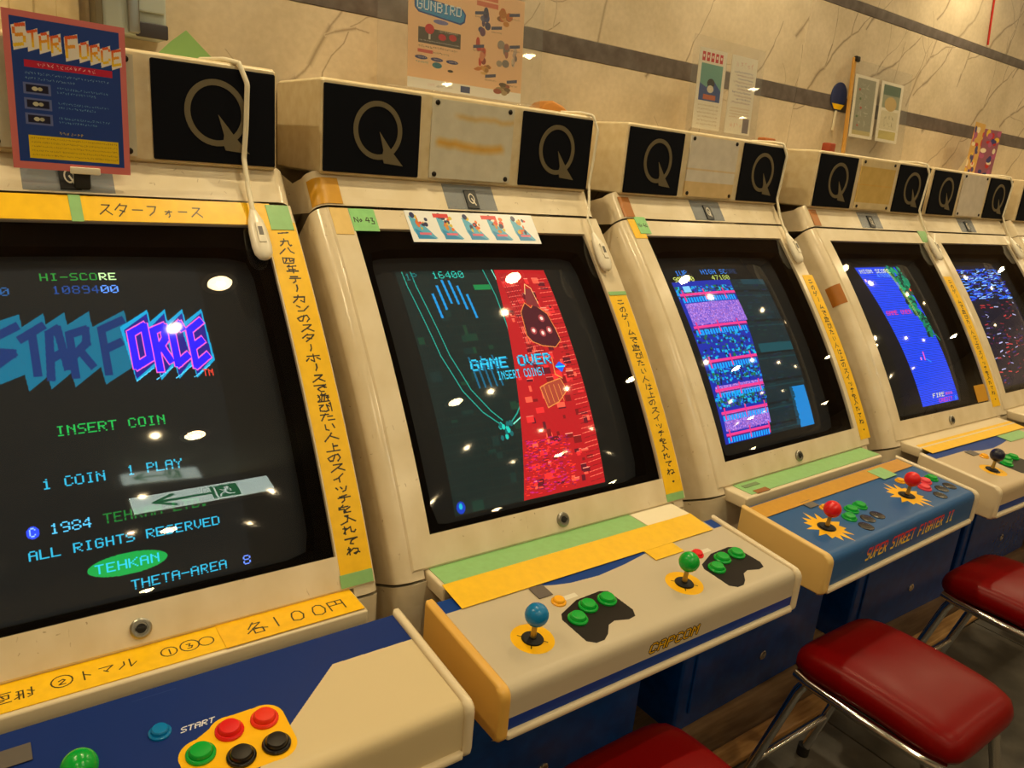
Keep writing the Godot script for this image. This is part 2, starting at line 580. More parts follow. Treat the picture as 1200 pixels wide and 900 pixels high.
func downlight(x: float, z: float, r: int, c: int) -> void:
	var where := ["over the cabinets", "just before the cabinets", "third from the wall", "fourth from the wall", "farthest from the wall"]
	var nth := ["first", "second", "third", "fourth", "fifth", "sixth", "seventh"]
	var o := thing("downlight", "round warm ceiling downlight, %s from the left in the row %s" % [nth[c], where[r]], "ceiling lamp", Vector3(x, CEIL_Y, z), 0.0, "round downlights in the ceiling")
	var b := Bld.new()
	b.lathe([[0.041, -0.004], [0.045, -0.008], [0.056, -0.008], [0.060, -0.004], [0.060, -0.0005], [0.041, -0.0005]], 32)
	part("trim_ring", b.done(), M.lamp_ring, o)
	b = Bld.new()
	b.lathe([[0.028, -0.0060], [0.040, -0.0045], [0.040, -0.001]], 32)
	part("lamp_lens", b.done(), M.lamp_glow, o)
	var l := SpotLight3D.new()
	l.name = "lamp_light"
	o.add_child(l)
	l.position = Vector3(0, -0.014, 0)
	l.rotation_degrees = Vector3(-90, 0, 0)
	l.spot_angle = 82.0
	l.spot_angle_attenuation = 1.0
	l.spot_range = 14.0
	l.spot_attenuation = 2.0
	l.light_color = LAMP
	l.light_energy = LAMP_ENERGY[r]
	l.light_size = 0.012
	l.shadow_enabled = true

func exit_sign() -> void:
	var o := thing("exit_sign", "lit green and white running-man exit sign hung from the ceiling, mirrored in the leftmost screen", "exit sign", Vector3(-0.095, 0, 2.30))
	var b := Bld.new()
	b.box(Vector3(0, 1.61 + H, 0.022), Vector3(0.60, 0.165, 0.04), 0.004)
	part("housing", b.done(), M.panel_white, o)
	# face looks towards -z: +x is on the viewer's left
	var p := Pic.new(600, 160, c8(225, 245, 232)).span(0.30, -0.30, 0.08, -0.08)
	var g := c8(0, 112, 58)
	p.rect(0.15, 0.062, 0.03, -0.062, g)
	var wv := c8(235, 250, 240)
	p.oval(0.10, 0.035, 0.011, 0.011, wv)
	p.path([[0.098, 0.022], [0.088, -0.012]], 14.0, wv)
	p.path([[0.088, -0.012], [0.068, -0.024], [0.062, -0.048]], 9.0, wv)
	p.path([[0.088, -0.012], [0.100, -0.032], [0.122, -0.040]], 9.0, wv)
	p.path([[0.098, 0.020], [0.078, 0.008], [0.068, 0.018]], 7.0, wv)
	p.path([[0.098, 0.020], [0.116, 0.008], [0.112, -0.008]], 7.0, wv)
	p.path([[0.048, 0.052], [0.048, -0.052]], 8.0, wv)
	p.line(0.02, 0.0, -0.19, 0.0, 22.0, g)
	p.path([[-0.13, 0.052], [-0.21, 0.0], [-0.13, -0.052]], 22.0, g)
	b = Bld.new()
	b.quad(Vector3(0.29, 1.535 + H, -0.001), Vector3(-0.29, 1.535 + H, -0.001), Vector3(-0.29, 1.685 + H, -0.001), Vector3(0.29, 1.685 + H, -0.001))
	var m := mat(Color.WHITE, 0.4, 0.0, p.tex())
	m.emission_enabled = true
	m.emission = Color.WHITE
	m.emission_operator = BaseMaterial3D.EMISSION_OP_MULTIPLY
	m.emission_texture = m.albedo_texture
	m.emission_energy_multiplier = 10.0
	part("lit_face", b.done(), m, o)
	for s in [-0.2, 0.2]:
		b = Bld.new()
		b.tube([Vector3(s, 1.692 + H, 0.022), Vector3(s, CEIL_Y, 0.022)], 0.006)
		part("hanger", b.done(), M.steel, o)

# ------------------------------------------------------------------ room
func marble(sd: int) -> ImageTexture:
	var n := FastNoiseLite.new()
	n.seed = sd
	n.frequency = 0.006
	n.fractal_octaves = 5
	var p := Pic.new(1024, 1024, Color.WHITE)
	for y in 1024:
		for x in 1024:
			var t := clampf(0.5 + 0.7 * n.get_noise_2d(x, y), 0.0, 1.0)
			var f := 0.03 * n.get_noise_2d(x * 9.0 + 400, y * 9.0)
			p.im.set_pixel(x, y, Color(0.75 + 0.08 * t + f, 0.685 + 0.08 * t + f, 0.575 + 0.09 * t + f))
	var rg := RandomNumberGenerator.new()
	rg.seed = sd * 77 + 5
	var veins := []
	for k in 13:
		veins.append([Vector2(rg.randf() * 1024, rg.randf() * 1024), -0.92 + rg.randf_range(-0.28, 0.28), rg.randi_range(9, 20), rg.randf_range(4.0, 9.0), 0])
	var i := 0
	while i < veins.size():
		var v: Array = veins[i]
		i += 1
		var at: Vector2 = v[0]
		var an: float = v[1]
		var pts := [at]
		var ws := []
		for s in int(v[2]):
			an = lerpf(an + rg.randf_range(-0.5, 0.5), v[1], 0.3)
			var nx := at + Vector2(cos(an), sin(an)) * rg.randf_range(16, 36)
			var w: float = maxf(1.2, v[3] * rg.randf_range(0.45, 1.15) * (1.0 - float(s) / (int(v[2]) + 2)))
			pts.append(nx)
			ws.append(w)
			if rg.randf() < 0.13 and v[4] < 2 and s > 1:
				veins.append([nx, an + rg.randf_range(0.5, 1.2) * (1 if rg.randf() < 0.5 else -1), rg.randi_range(3, 8), w * 0.8, v[4] + 1])
			at = nx
		var dark := rg.randf_range(0.40, 0.75)
		for layer in 3:
			for s in ws.size():
				var m: Vector2 = (pts[s] + pts[s + 1]) * 0.5
				var base := p.im.get_pixel(posmod(int(m.x) + 14, 1024), posmod(int(m.y) + 14, 1024))
				var col := base.lerp(Color(0.44, 0.37, 0.29), dark * [0.18, 0.5, 1.0][layer])
				for ox in [-1024, 0, 1024]:
					for oy in [0, 1024]:
						p.line(pts[s].x + ox, pts[s].y + oy, pts[s + 1].x + ox, pts[s + 1].y + oy, ws[s] * [2.6, 1.5, 0.7][layer], col)
	return p.tex()

func room() -> void:
	var x0 := -2.2
	var x1 := 6.8
	var z1 := 4.7
	# floor of large dark tiles
	var fl := struct_node("floor", "dark grey floor of large worn square tiles")
	var b := Bld.new()
	b.box(Vector3((x0 + x1) / 2, -0.06, z1 / 2), Vector3(x1 - x0 + 0.4, 0.1, z1 + 0.6), 0.001)
	part("floor_bed", b.done(), mat(c8(92, 84, 70), 0.9), fl)
	var fm := []
	for k in 3:
		fm.append(tri_map(mat(c8(104 - 6 * k, 98 - 6 * k, 90 - 6 * k), 0.42, 0.0, noise_tex(0.01, c8(150, 145, 135), c8(255, 255, 255), 20 + k, 5)), 1.3, true))
	b = Bld.new()
	b.box(Vector3(0, -0.006, 0), Vector3(0.896, 0.012, 0.896), 0.0015)
	var tile := b.done()
	for i in 11:
		for j in 6:
			var t := part("tile", tile, fm[(i * 7 + j * 3) % 3], fl)
			t.position = Vector3(-2.28 + 0.9 * i + 0.0, 0.0, 0.24 + 0.9 * j)
	# wooden strip in front of the cabinets
	var tr := struct_node("trim_3", "light wooden boards laid on the floor along the foot of the cabinets")
	var wood := []
	for k in 3:
		wood.append(mat(c8(118 - 8 * k, 92 - 7 * k, 64 - 6 * k), 0.5, 0.0, noise_tex(0.02, c8(190, 175, 150), c8(255, 255, 255), 31 + k)))
		tri_map(wood[k], 2.0, true)
		wood[k].uv1_scale = Vector3(0.6, 4.0, 6.0)
	var pale := []
	for k in 3:
		pale.append(wood[k].duplicate())
		pale[k].albedo_color = c8(206 - 8 * k, 162 - 8 * k, 106 - 6 * k)
	for i in 8:
		b = Bld.new()
		b.box(Vector3(0, 0.009, 0), Vector3(1.096, 0.018, 0.052), 0.003)
		var e := part("board", b.done(), pale[i % 3], tr)
		e.position = Vector3(-1.6 + 1.1 * i, 0, 0.664)
		b = Bld.new()
		b.box(Vector3(0, 0.004, 0), Vector3(1.096, 0.008, 0.40), 0.002)
		e = part("board", b.done(), wood[(i + 1) % 3], tr)
		e.position = Vector3(-1.6 + 1.1 * i + 0.3, 0, 0.436)
	# walls: marble-print panels between dark grey bands
	var mt := [marble(4), marble(11)]
	var mm := []
	for k in 2:
		var m := tri_map(mat(Color.WHITE, 0.45, 0.0, mt[k]), 0.85, true)
		mm.append(m)
	var band := tri_map(mat(c8(112, 106, 106), 0.3, 0.0, noise_tex(0.02, c8(190, 180, 170), c8(255, 250, 245), 41)), 2.0, true)
	var wall := struct_node("wall_back", "cream marble-print wall panels behind the cabinets")
	b = Bld.new()
	b.box(Vector3((x0 + x1) / 2, CEIL_Y / 2, WALL_Z - 0.07), Vector3(x1 - x0 + 0.3, CEIL_Y, 0.10), 0.001)
	part("wall_core", b.done(), mat(c8(120, 100, 70), 0.9), wall)
	var rows := [[-0.68, 0.928], [0.976, 1.244], [1.278, 1.75]]
	var seams := [x0, -1.010, 1.390, 3.790, 6.190, x1]
	for ri in 3:
		for si in seams.size() - 1:
			b = Bld.new()
			var a: float = seams[si]
			var c: float = seams[si + 1]
			b.box(Vector3((a + c) / 2, (rows[ri][0] + rows[ri][1]) / 2 + H, WALL_Z - 0.01), Vector3(c - a - 0.0015, rows[ri][1] - rows[ri][0], 0.02), 0.0008)
			part("wall_panel", b.done(), mm[(ri + si) % 2], wall)
	for k in 2:
		var s := struct_node("trim_%d" % (k + 1), ["lower dark grey marble band across the wall", "upper dark grey marble band across the wall"][k])
		var ya: float = rows[k][1]
		var yb: float = rows[k + 1][0]
		for si in seams.size() - 1:
			b = Bld.new()
			b.box(Vector3((seams[si] + seams[si + 1]) / 2, (ya + yb) / 2 + H, WALL_Z - 0.0095), Vector3(seams[si + 1] - seams[si] - 0.001, yb - ya - 0.001, 0.021), 0.0008)
			part("band_strip", b.done(), band, s)
	var side := tri_map(mat(Color.WHITE, 0.35, 0.0, mt[0]), 0.85, true)
	for e in [["wall_left", Vector3(x0 - 0.05, CEIL_Y / 2, z1 / 2), Vector3(0.1, CEIL_Y, z1 + 0.6), "cream marble-print wall at the left end"], ["wall_right", Vector3(x1 + 0.05, CEIL_Y / 2, z1 / 2), Vector3(0.1, CEIL_Y, z1 + 0.6), "cream marble-print wall at the far right end"], ["wall_front", Vector3((x0 + x1) / 2, CEIL_Y / 2, z1 + 0.05), Vector3(x1 - x0 + 0.4, CEIL_Y, 0.1), "cream marble-print wall behind the camera"]]:
		b = Bld.new()
		b.box(e[1], e[2], 0.001)
		var o := part(e[0], b.done(), side, self, e[3])
		o.set_meta("kind", "structure")
	b = Bld.new()
	b.box(Vector3((x0 + x1) / 2, CEIL_Y + 0.05, z1 / 2), Vector3(x1 - x0 + 0.4, 0.1, z1 + 0.6), 0.001)
	var ce := part("ceiling", b.done(), tri_map(mat(c8(150, 128, 98), 0.7, 0.0, noise_tex(0.01, c8(225, 215, 200), Color.WHITE, 51)), 1.0, true), self, "plain tan ceiling with round downlights")
	ce.set_meta("kind", "structure")

# ------------------------------------------------------------------ cabinet shells, shared by all six
func rect_loop(x0: float, x1: float, y0: float, y1: float, off: float, n := 14) -> Array:
	var l := []
	l.append(S(x0, y0, off))
	for i in n + 1:
		l.append(S(x1, lerpf(y0, y1, float(i) / n), off))
	for i in n:
		l.append(S(x0, lerpf(y1, y0, float(i) / n), off))
	return l

func shell_path(y: float) -> Array:
	var pts := []
	var r := 0.030
	var l := [[-0.347, 0.16], [-0.347, 0.10], [-0.347, 0.003 + r]]
	for i in range(1, 9):
		var a := PI / 2 * i / 8.0
		l.append([-0.347 + r * (1 - cos(a)), 0.003 + r * (1 - sin(a))])
	l.append([-0.300, 0.003])
	l.append([-0.296, 0.055])
	for q in l:
		pts.append(S(q[0], y, -q[1]))
	l.reverse()
	for q in l:
		pts.append(S(-q[0], y, -q[1]))
	var a: Vector3 = pts[0]
	pts.push_front(Vector3(a.x, a.y, -0.085))
	var b: Vector3 = pts[pts.size() - 1]
	pts.append(Vector3(b.x, b.y, -0.085))
	return pts

func make_shells() -> void:
	# upper shell: both rounded side columns, lofted up the curved front
	var b := Bld.new()
	var loops := []
	for i in 17:
		loops.append(shell_path(lerpf(-0.008, 0.553, i / 16.0)))
	b.loft(loops, false)
	# the back of the shell
	var A: Array = loops[0]
	var Z: Array = loops[16]
	b.quad(A[A.size() - 1], A[0], Z[0], Z[Z.size() - 1])
	M.shell_mesh = b.done(40)
	# neck under the seam
	b = Bld.new()
	var top := []
	var low := []
	var ch := []
	for q in shell_path(-0.0125):
		if absf(q.x) < 0.2965:
			continue
		top.append(q)
	# close the front between the columns
	for i in top.size():
		var q: Vector3 = top[i]
		ch.append(Vector3(q.x, q.y, q.z))
		low.append(Vector3(q.x, H - 0.20, q.z))
	b.loft([low, ch], false)
	b.fan(ch)
	M.neck_mesh = b.done(40)
	# hood above the seam, with rounded shoulders
	b = Bld.new()
	loops = []
	for k in 6:
		var t := -0.02 + 1.04 * k / 5.0
		var l := []
		for sgn in [-1, 1]:
			var side := []
			side.append(Vector3(sgn * 0.343, HD(0, t).y, -0.085))
			side.append(Vector3(sgn * 0.343, HD(0, t).y - 0.03, 0.06))
			for i in 7:
				var a := PI / 2 * i / 6.0
				side.append(HD(sgn * (0.343 - 0.028 * (1 - cos(a))), t, -0.030 * (1 - sin(a))))
			if sgn > 0:
				side.reverse()
			l.append_array(side)
		loops.append(l)
	b.loft(loops, false)
	M.hood_mesh = b.done(40)
	# bezel: the curved door with the screen window
	b = Bld.new()
	var X := [-0.3217 + 0.003, -0.2787, 0.2787, 0.337 - 0.003]
	var Y := [0.0047 + 0.003]
	for i in 19:
		Y.append(lerpf(0.0525, 0.5189, i / 18.0))
	Y.append(0.553 - 0.003)
	for j in Y.size() - 1:
		for i in 3:
			if i == 1 and j > 0 and j < Y.size() - 2:
				continue
			b.quad(S(X[i], Y[j]), S(X[i + 1], Y[j]), S(X[i + 1], Y[j + 1]), S(X[i], Y[j + 1]))
	b.loft([rect_loop(-0.3217, 0.337, 0.0047, 0.553, -0.014, 20), rect_loop(-0.3217, 0.337, 0.0047, 0.553, -0.003, 20), rect_loop(X[0], X[3], Y[0], 0.550, 0.0, 20)])
	b.loft([rect_loop(-0.2787, 0.2787, 0.0525, 0.5189, 0.0, 18), rect_loop(-0.2787, 0.2787, 0.0525, 0.5189, -0.012, 18)])
	M.bezel_mesh = b.done(40)
	# window glass, following the curve
	b = Bld.new()
	b.grid(func(u, v): return S(lerpf(-0.2785, 0.2785, u), lerpf(0.5187, 0.0527, v), -0.003), 2, 90)
	M.glass_mesh = b.done(60)
	# black mask between window and tube, with a rounded opening
	b = Bld.new()
	var lo := []
	var li := []
	var lb := []
	var n := 80
	for i in n:
		var a := TAU * i / n - PI * 0.75
		var d := Vector2(cos(a), sin(a))
		var q := d / maxf(absf(d.x), absf(d.y))
		lo.append(S(q.x * 0.284, 0.2857 + q.y * 0.2385, -0.006))
		var e := 26.0
		var k := pow(pow(absf(d.x), e) + pow(absf(d.y), e), -1.0 / e)
		li.append(S(d.x * k * 0.258, 0.2757 + d.y * k * 0.2165, -0.016))
		lb.append(S(d.x * k * 0.256, 0.2757 + d.y * k * 0.2145, -0.060))
	b.loft([lo, li, lb])
	M.mask_mesh = b.done(35)
	# tube face: bulging dark glass, u and v spread over x -.26..+.26 and y .50..+.05
	b = Bld.new()
	b.grid(func(u, v):
		var x := lerpf(-0.26, 0.26, u)
		var y := lerpf(0.50, 0.05, v)
		var k := (1.0 - pow(x / 0.30, 2)) * (1.0 - pow((y - 0.275) / 0.27, 2))
		return S(x, y, -0.050 + 0.026 * k), 56, 56)
	M.tube_mesh = b.done(60)
	# lower body and its door
	b = Bld.new()
	b.box(V(0, -0.39, 0.2475), Vector3(0.62, 0.58, 0.595), 0.008)
	M.body_mesh = b.done()
	b = Bld.new()
	b.box(V(0, -0.43, 0.5475), Vector3(0.53, 0.40, 0.007), 0.003)
	M.door_mesh = b.done()
	# ledge between screen and control panel
	b = Bld.new()
	b.box(V(0, -0.0125, 0.5795), Vector3(0.594, 0.029, 0.081), 0.004)
	M.ledge_mesh = b.done()
	# speaker box
	b = Bld.new()
	b.box(V(0, 0.6915, 0.0275), Vector3(0.6458, 0.167, 0.235), 0.006)
	M.box_mesh = b.done()
	b = Bld.new()
	b.box(V(-0.2205, 0.690, 0.1465), Vector3(0.196, 0.152, 0.006), 0.002)
	M.grille_mesh = b.done()
	# emblem: ring and wedge tail, raised a little
	b = Bld.new()
	var ring := []
	for q in [[0.0525, 0.0], [0.0525, 0.0012], [0.0430, 0.0012], [0.0430, 0.0]]:
		var l := []
		for i in 40:
			var a := TAU * i / 40.0
			l.append(V(-0.212 + q[0] * cos(a) * 0.95, 0.694 + q[0] * sin(a), 0.1495 + q[1]))
		ring.append(l)
	b.loft(ring)
	b.prism(PackedVector2Array([Vector2(0.003, -0.002), Vector2(0.012, -0.034), Vector2(0.010, -0.047), Vector2(0.014, -0.058), Vector2(0.054, -0.061), Vector2(0.034, -0.040)]), V(-0.212, 0.694, 0.1495), Vector3.RIGHT, Vector3.UP, 0.0013)
	M.emblem_mesh = b.done(40)
	b = Bld.new()
	b.slab(func(u, v, o): return V(lerpf(-0.098, 0.098, u), lerpf(0.766, 0.616, v), 0.145 + o), 1, 1, 0.0, 0.004)
	M.plate_mesh = b.done()
	b = Bld.new()
	b.lathe([[0.0050, 0.0], [0.0050, 0.0015], [0.0034, 0.003]], 14, Transform3D(Basis(Vector3.RIGHT, PI / 2), Vector3.ZERO))
	M.screw_mesh = b.done()
	# lock
	b = Bld.new()
	b.lathe([[0.0135, 0.0], [0.0135, 0.004], [0.0115, 0.006], [0.0085, 0.006], [0.0080, 0.0045]], 24)
	M.lock_mesh = b.done(40)
	# control panel pieces
	b = Bld.new()
	b.box(V(0, -0.0945, 0.746), Vector3(0.655, 0.014, 0.212), 0.004)
	M.tray_mesh = b.done()
	b = Bld.new()
	b.grid(func(u, v): return CP(lerpf(-0.327, 0.327, u), v * 0.268), 1, 30)
	M.plate_top_mesh = b.done(40)
	for e in [["side_l", -0.324, 0.018], ["side_r", 0.341, 0.015]]:
		b = Bld.new()
		var out := PackedVector2Array([Vector2(0.636, -0.103), Vector2(0.840, -0.103)])
		for i in range(0, 5):
			var a := PI / 2 * i / 4.0
			out.append(Vector2(0.838 + 0.013 * sin(a), -0.090 - 0.013 * cos(a)))
		for i in range(0, 5):
			var a := PI / 2 * i / 4.0
			out.append(Vector2(0.833 + 0.018 * cos(a), -0.033 + 0.018 * sin(a)))
		out.append(Vector2(0.636, 0.0015))
		b.prism(out, V(e[1], 0, 0), Vector3.BACK, Vector3.UP, e[2], 0.004)
		M[e[0]] = b.done(50)
	b = Bld.new()
	b.lathe([[0.0165, 0.0], [0.0165, 0.0025], [0.0150, 0.0042], [0.0135, 0.0042], [0.0128, 0.0034], [0.0125, 0.0070], [0.0110, 0.0088], [0.0, 0.0094]], 24)
	M.button_mesh = b.done(40)
	b = Bld.new()
	b.lathe([[0.0125, 0.0], [0.0125, 0.0022], [0.0110, 0.0036], [0.0098, 0.0036], [0.0095, 0.0065], [0.0080, 0.0080], [0.0, 0.0084]], 20)
	M.small_button_mesh = b.done(40)
	b = Bld.new()
	b.lathe([[0.0165, 0.0], [0.0165, 0.0012], [0.0145, 0.0022], [0.0, 0.0024]], 20)
	M.plug_mesh = b.done(40)
	b = Bld.new()
	var pr := []
	for i in 13:
		var a := -PI / 2 + PI * i / 12.0
		pr.append([0.0178 * cos(a) + 0.0002, 0.0430 + 0.0178 * sin(a)])
	b.lathe(pr, 28)
	M.ball_mesh = b.done(60)
	b = Bld.new()
	b.lathe([[0.0048, 0.0], [0.0048, 0.010], [0.0042, 0.012], [0.0042, 0.0265]], 14)
	M.shaft_mesh = b.done(40)
	b = Bld.new()
	b.lathe([[0.0158, 0.0002], [0.0158, 0.0016], [0.0135, 0.0026], [0.0055, 0.0028], [0.0055, 0.0045]], 28)
	M.washer_mesh = b.done(40)

func plate_tex(kind: int) -> ImageTexture:
	var base: Color = [c8(206, 200, 178), c8(214, 208, 190), c8(222, 214, 200), c8(214, 180, 104), c8(224, 214, 200), c8(216, 206, 186)][kind]
	var p := Pic.new(128, 100, base)
	var n := FastNoiseLite.new()
	n.seed = 60 + kind
	n.frequency = 0.03
	for y in 100:
		for x in 128:
			var f := 0.04 * n.get_noise_2d(x, y)
			var c := p.im.get_pixel(x, y)
			var st := 0.0
			if kind == 1:
				st = maxf(clampf(1.0 - absf(y - 52 - 0.05 * x - 5 * n.get_noise_2d(x * 0.5, 9)) / 9.0, 0, 1) * clampf((x - 4) / 8.0, 0, 1) * clampf((118 - x) / 10.0, 0, 1), 0.55 * clampf(1.0 - absf(y - 18 - 5 * n.get_noise_2d(x * 0.5, 80)) / 6.0, 0, 1) * clampf((x - 30) / 12.0, 0, 1))
			elif kind == 2:
				st = 0.5 if y > 74 else (0.35 if absf(y - 54) < 1.5 else 0.0)
			elif kind == 3:
				st = -0.6 if y < 14 or y > 86 else (0.45 if absf(y - 50) < 2 else 0.0)
			c = c.lerp(c8(222, 172, 84), st) if st > 0 else c.lerp(c8(226, 214, 190), -st)
			p.im.set_pixel(x, y, Color(c.r + f, c.g + f, c.b + f))
	return p.tex()

func yellow_hand(s: String, wpx: int, hpx: int, cell: float, gap: float, top: float, down: bool, base := Color(0.975, 0.775, 0.03), wid := 3.0, ink := Color(0.10, 0.07, 0.05)) -> StandardMaterial3D:
	var p := Pic.new(wpx, hpx, base)
	var n := FastNoiseLite.new()
	n.seed = s.length() + wpx
	n.frequency = 0.02
	for y in hpx:
		for x in wpx:
			var f := 0.035 * n.get_noise_2d(x, y)
			p.im.set_pixel(x, y, Color(base.r + f, base.g + f, base.b + f * 0.5))
	var rg := RandomNumberGenerator.new()
	rg.seed = 9 + s.length()
	var at := top
	for ch in s:
		if ch == " ":
			at += gap * 0.6
			continue
		var k := cell * rg.randf_range(0.82, 1.05)
		var side := ((wpx if down else hpx) - k) / 2.0 + rg.randf_range(-2.0, 2.0)
		if down:
			p.hand(ch, side, at, k, gap * 0.92, wid * 0.85, ink)
		else:
			p.hand(ch, at, side, k, k, wid, ink)
		at += gap * rg.randf_range(0.94, 1.06)
	return mat(Color.WHITE, 0.38, 0.0, p.tex())

# ------------------------------------------------------------------ what the tubes show
func new_screen() -> Pic:
	return Pic.new(650, 562, Color.BLACK).span(-0.26, 0.26, 0.50, 0.05)

func screen_star() -> Pic:
	var p := new_screen()
	p.rect(-0.205, 0.475, 0.165, 0.062, c8(7, 9, 10))
	var cy := c8(0, 150, 196)
	var strokes := {
		"S": [[[0.95, 0.92], [0.15, 0.72], [0.85, 0.42], [0.08, 0.08]]], "T": [[[0.05, 0.9], [0.95, 0.9]], [[0.5, 0.9], [0.5, 0.08]]],
		"A": [[[0.14, 0.06], [0.32, 0.9], [0.68, 0.9], [0.86, 0.06]], [[0.25, 0.4], [0.75, 0.4]]], "R": [[[0.16, 0.06], [0.16, 0.9], [0.82, 0.82], [0.78, 0.55], [0.2, 0.45]], [[0.5, 0.45], [0.86, 0.06]]],
		"F": [[[0.2, 0.06], [0.2, 0.9], [0.92, 0.9]], [[0.2, 0.5], [0.75, 0.5]]], "O": [[[0.2, 0.15], [0.2, 0.85], [0.8, 0.85], [0.8, 0.15], [0.2, 0.15]]],
		"C": [[[0.85, 0.75], [0.75, 0.88], [0.2, 0.85], [0.2, 0.15], [0.85, 0.15]]], "E": [[[0.88, 0.9], [0.18, 0.88], [0.18, 0.1], [0.88, 0.12]], [[0.18, 0.5], [0.75, 0.5]]],
	}
	var letters := [["S", -0.160, -0.089], ["T", -0.090, -0.060], ["A", -0.064, -0.034], ["R", -0.035, -0.003], ["F", 0.003, 0.044], ["O", 0.043, 0.076], ["R", 0.077, 0.101], ["C", 0.102, 0.127], ["E", 0.128, 0.156]]
	for pass_no in 3:
		for i in letters.size():
			var e: Array = letters[i]
			var bright := i >= 5
			var x0: float = e[1]
			var x1: float = e[2]
			var rise := 0.016
			var q := func(u: float, v: float) -> Array:
				return [lerpf(x0, x1, u), lerpf(0.326, 0.388, v) + rise * u + 0.004 * v * (1.0 if i == 4 else 0.0)]
			if pass_no == 0:
				var g := 0.0065
				p.poly([[x0 - g, 0.388 + 0.003], [x1 + g * 0.4, 0.388 + rise + 0.010], [x1 + g, 0.344 - 0.003], [x0 + g * 0.4, 0.318]], cy if bright else c8(0, 96, 122))
				if bright:
					p.poly([[x0 - g * 0.2, 0.388 - 0.001], [x1 + g * 0.1, 0.388 + rise + 0.004], [x1 + g * 0.4, 0.342 + 0.002], [x0 + g * 0.5, 0.322]], c8(26, 18, 120))
			elif pass_no == 1 and bright:
				for st in strokes[e[0]]:
					var pts := []
					for a in st:
						pts.append(q.call(a[0], a[1]))
					p.path(pts, 16.0, c8(235, 90, 190))
			elif pass_no == 2:
				for st in strokes[e[0]]:
					var pts := []
					for a in st:
						pts.append(q.call(a[0], a[1]))
					p.path(pts, 11.5 if bright else 13.0, c8(34, 14, 255) if bright else c8(8, 40, 92))
	# dotted edge of the lit letters
	for i in 60:
		var x := 0.046 + 0.108 * i / 60.0
		var k := fmod(float(i), 15.0) / 15.0
		p.rect(x, 0.320 + 0.016 * k, x + 0.0012, 0.318 + 0.016 * k, c8(90, 210, 255))
	var tm := c8(230, 60, 40)
	p.text("TM", 0.141, 0.329, 0.0085, -0.009, tm)
	var gr := c8(30, 130, 44)
	p.text("1UP", -0.140, 0.467, 0.0128, -0.011, gr)
	p.text("HI-SCO", -0.055, 0.467, 0.0128, -0.011, gr)
	p.text("RE", 0.0218, 0.467, 0.0128, -0.011, c8(205, 255, 170))
	p.text("00", -0.118, 0.449, 0.0128, -0.011, c8(30, 84, 140))
	p.text("10894", -0.042, 0.449, 0.0127, -0.011, c8(20, 62, 130))
	p.text("00", 0.0215, 0.449, 0.0127, -0.011, c8(90, 150, 255))
	p.text("INSERT COIN", -0.063, 0.274, 0.0127, -0.012, c8(20, 170, 70))
	var aq := c8(40, 170, 205)
	p.text("1 COIN", -0.087, 0.215, 0.0127, -0.012, aq)
	p.text("1 PLAY", 0.015, 0.217, 0.0125, -0.012, aq)
	p.oval(-0.104, 0.158, 0.0075, 0.0072, c8(40, 70, 235))
	p.text("C", -0.1075, 0.1630, 0.0085, -0.0100, c8(150, 190, 255))
	p.text("1984", -0.085, 0.164, 0.0127, -0.012, c8(80, 190, 235))
	p.text("TEHKAN LTD.", -0.022, 0.165, 0.0127, -0.012, c8(18, 112, 40))
	p.text("ALL RIGHTS RESERVED", -0.112, 0.138, 0.0127, -0.012, aq)
	p.oval(0.001, 0.102, 0.050, 0.013, c8(14, 150, 62))
	p.text("TEHKAN", -0.040, 0.107, 0.0138, -0.011, c8(40, 190, 220))
	p.text("THETA-AREA", 0.001, 0.081, 0.0130, -0.012, aq)
	p.text("8", 0.153, 0.080, 0.0130, -0.012, c8(100, 140, 255))
	return p

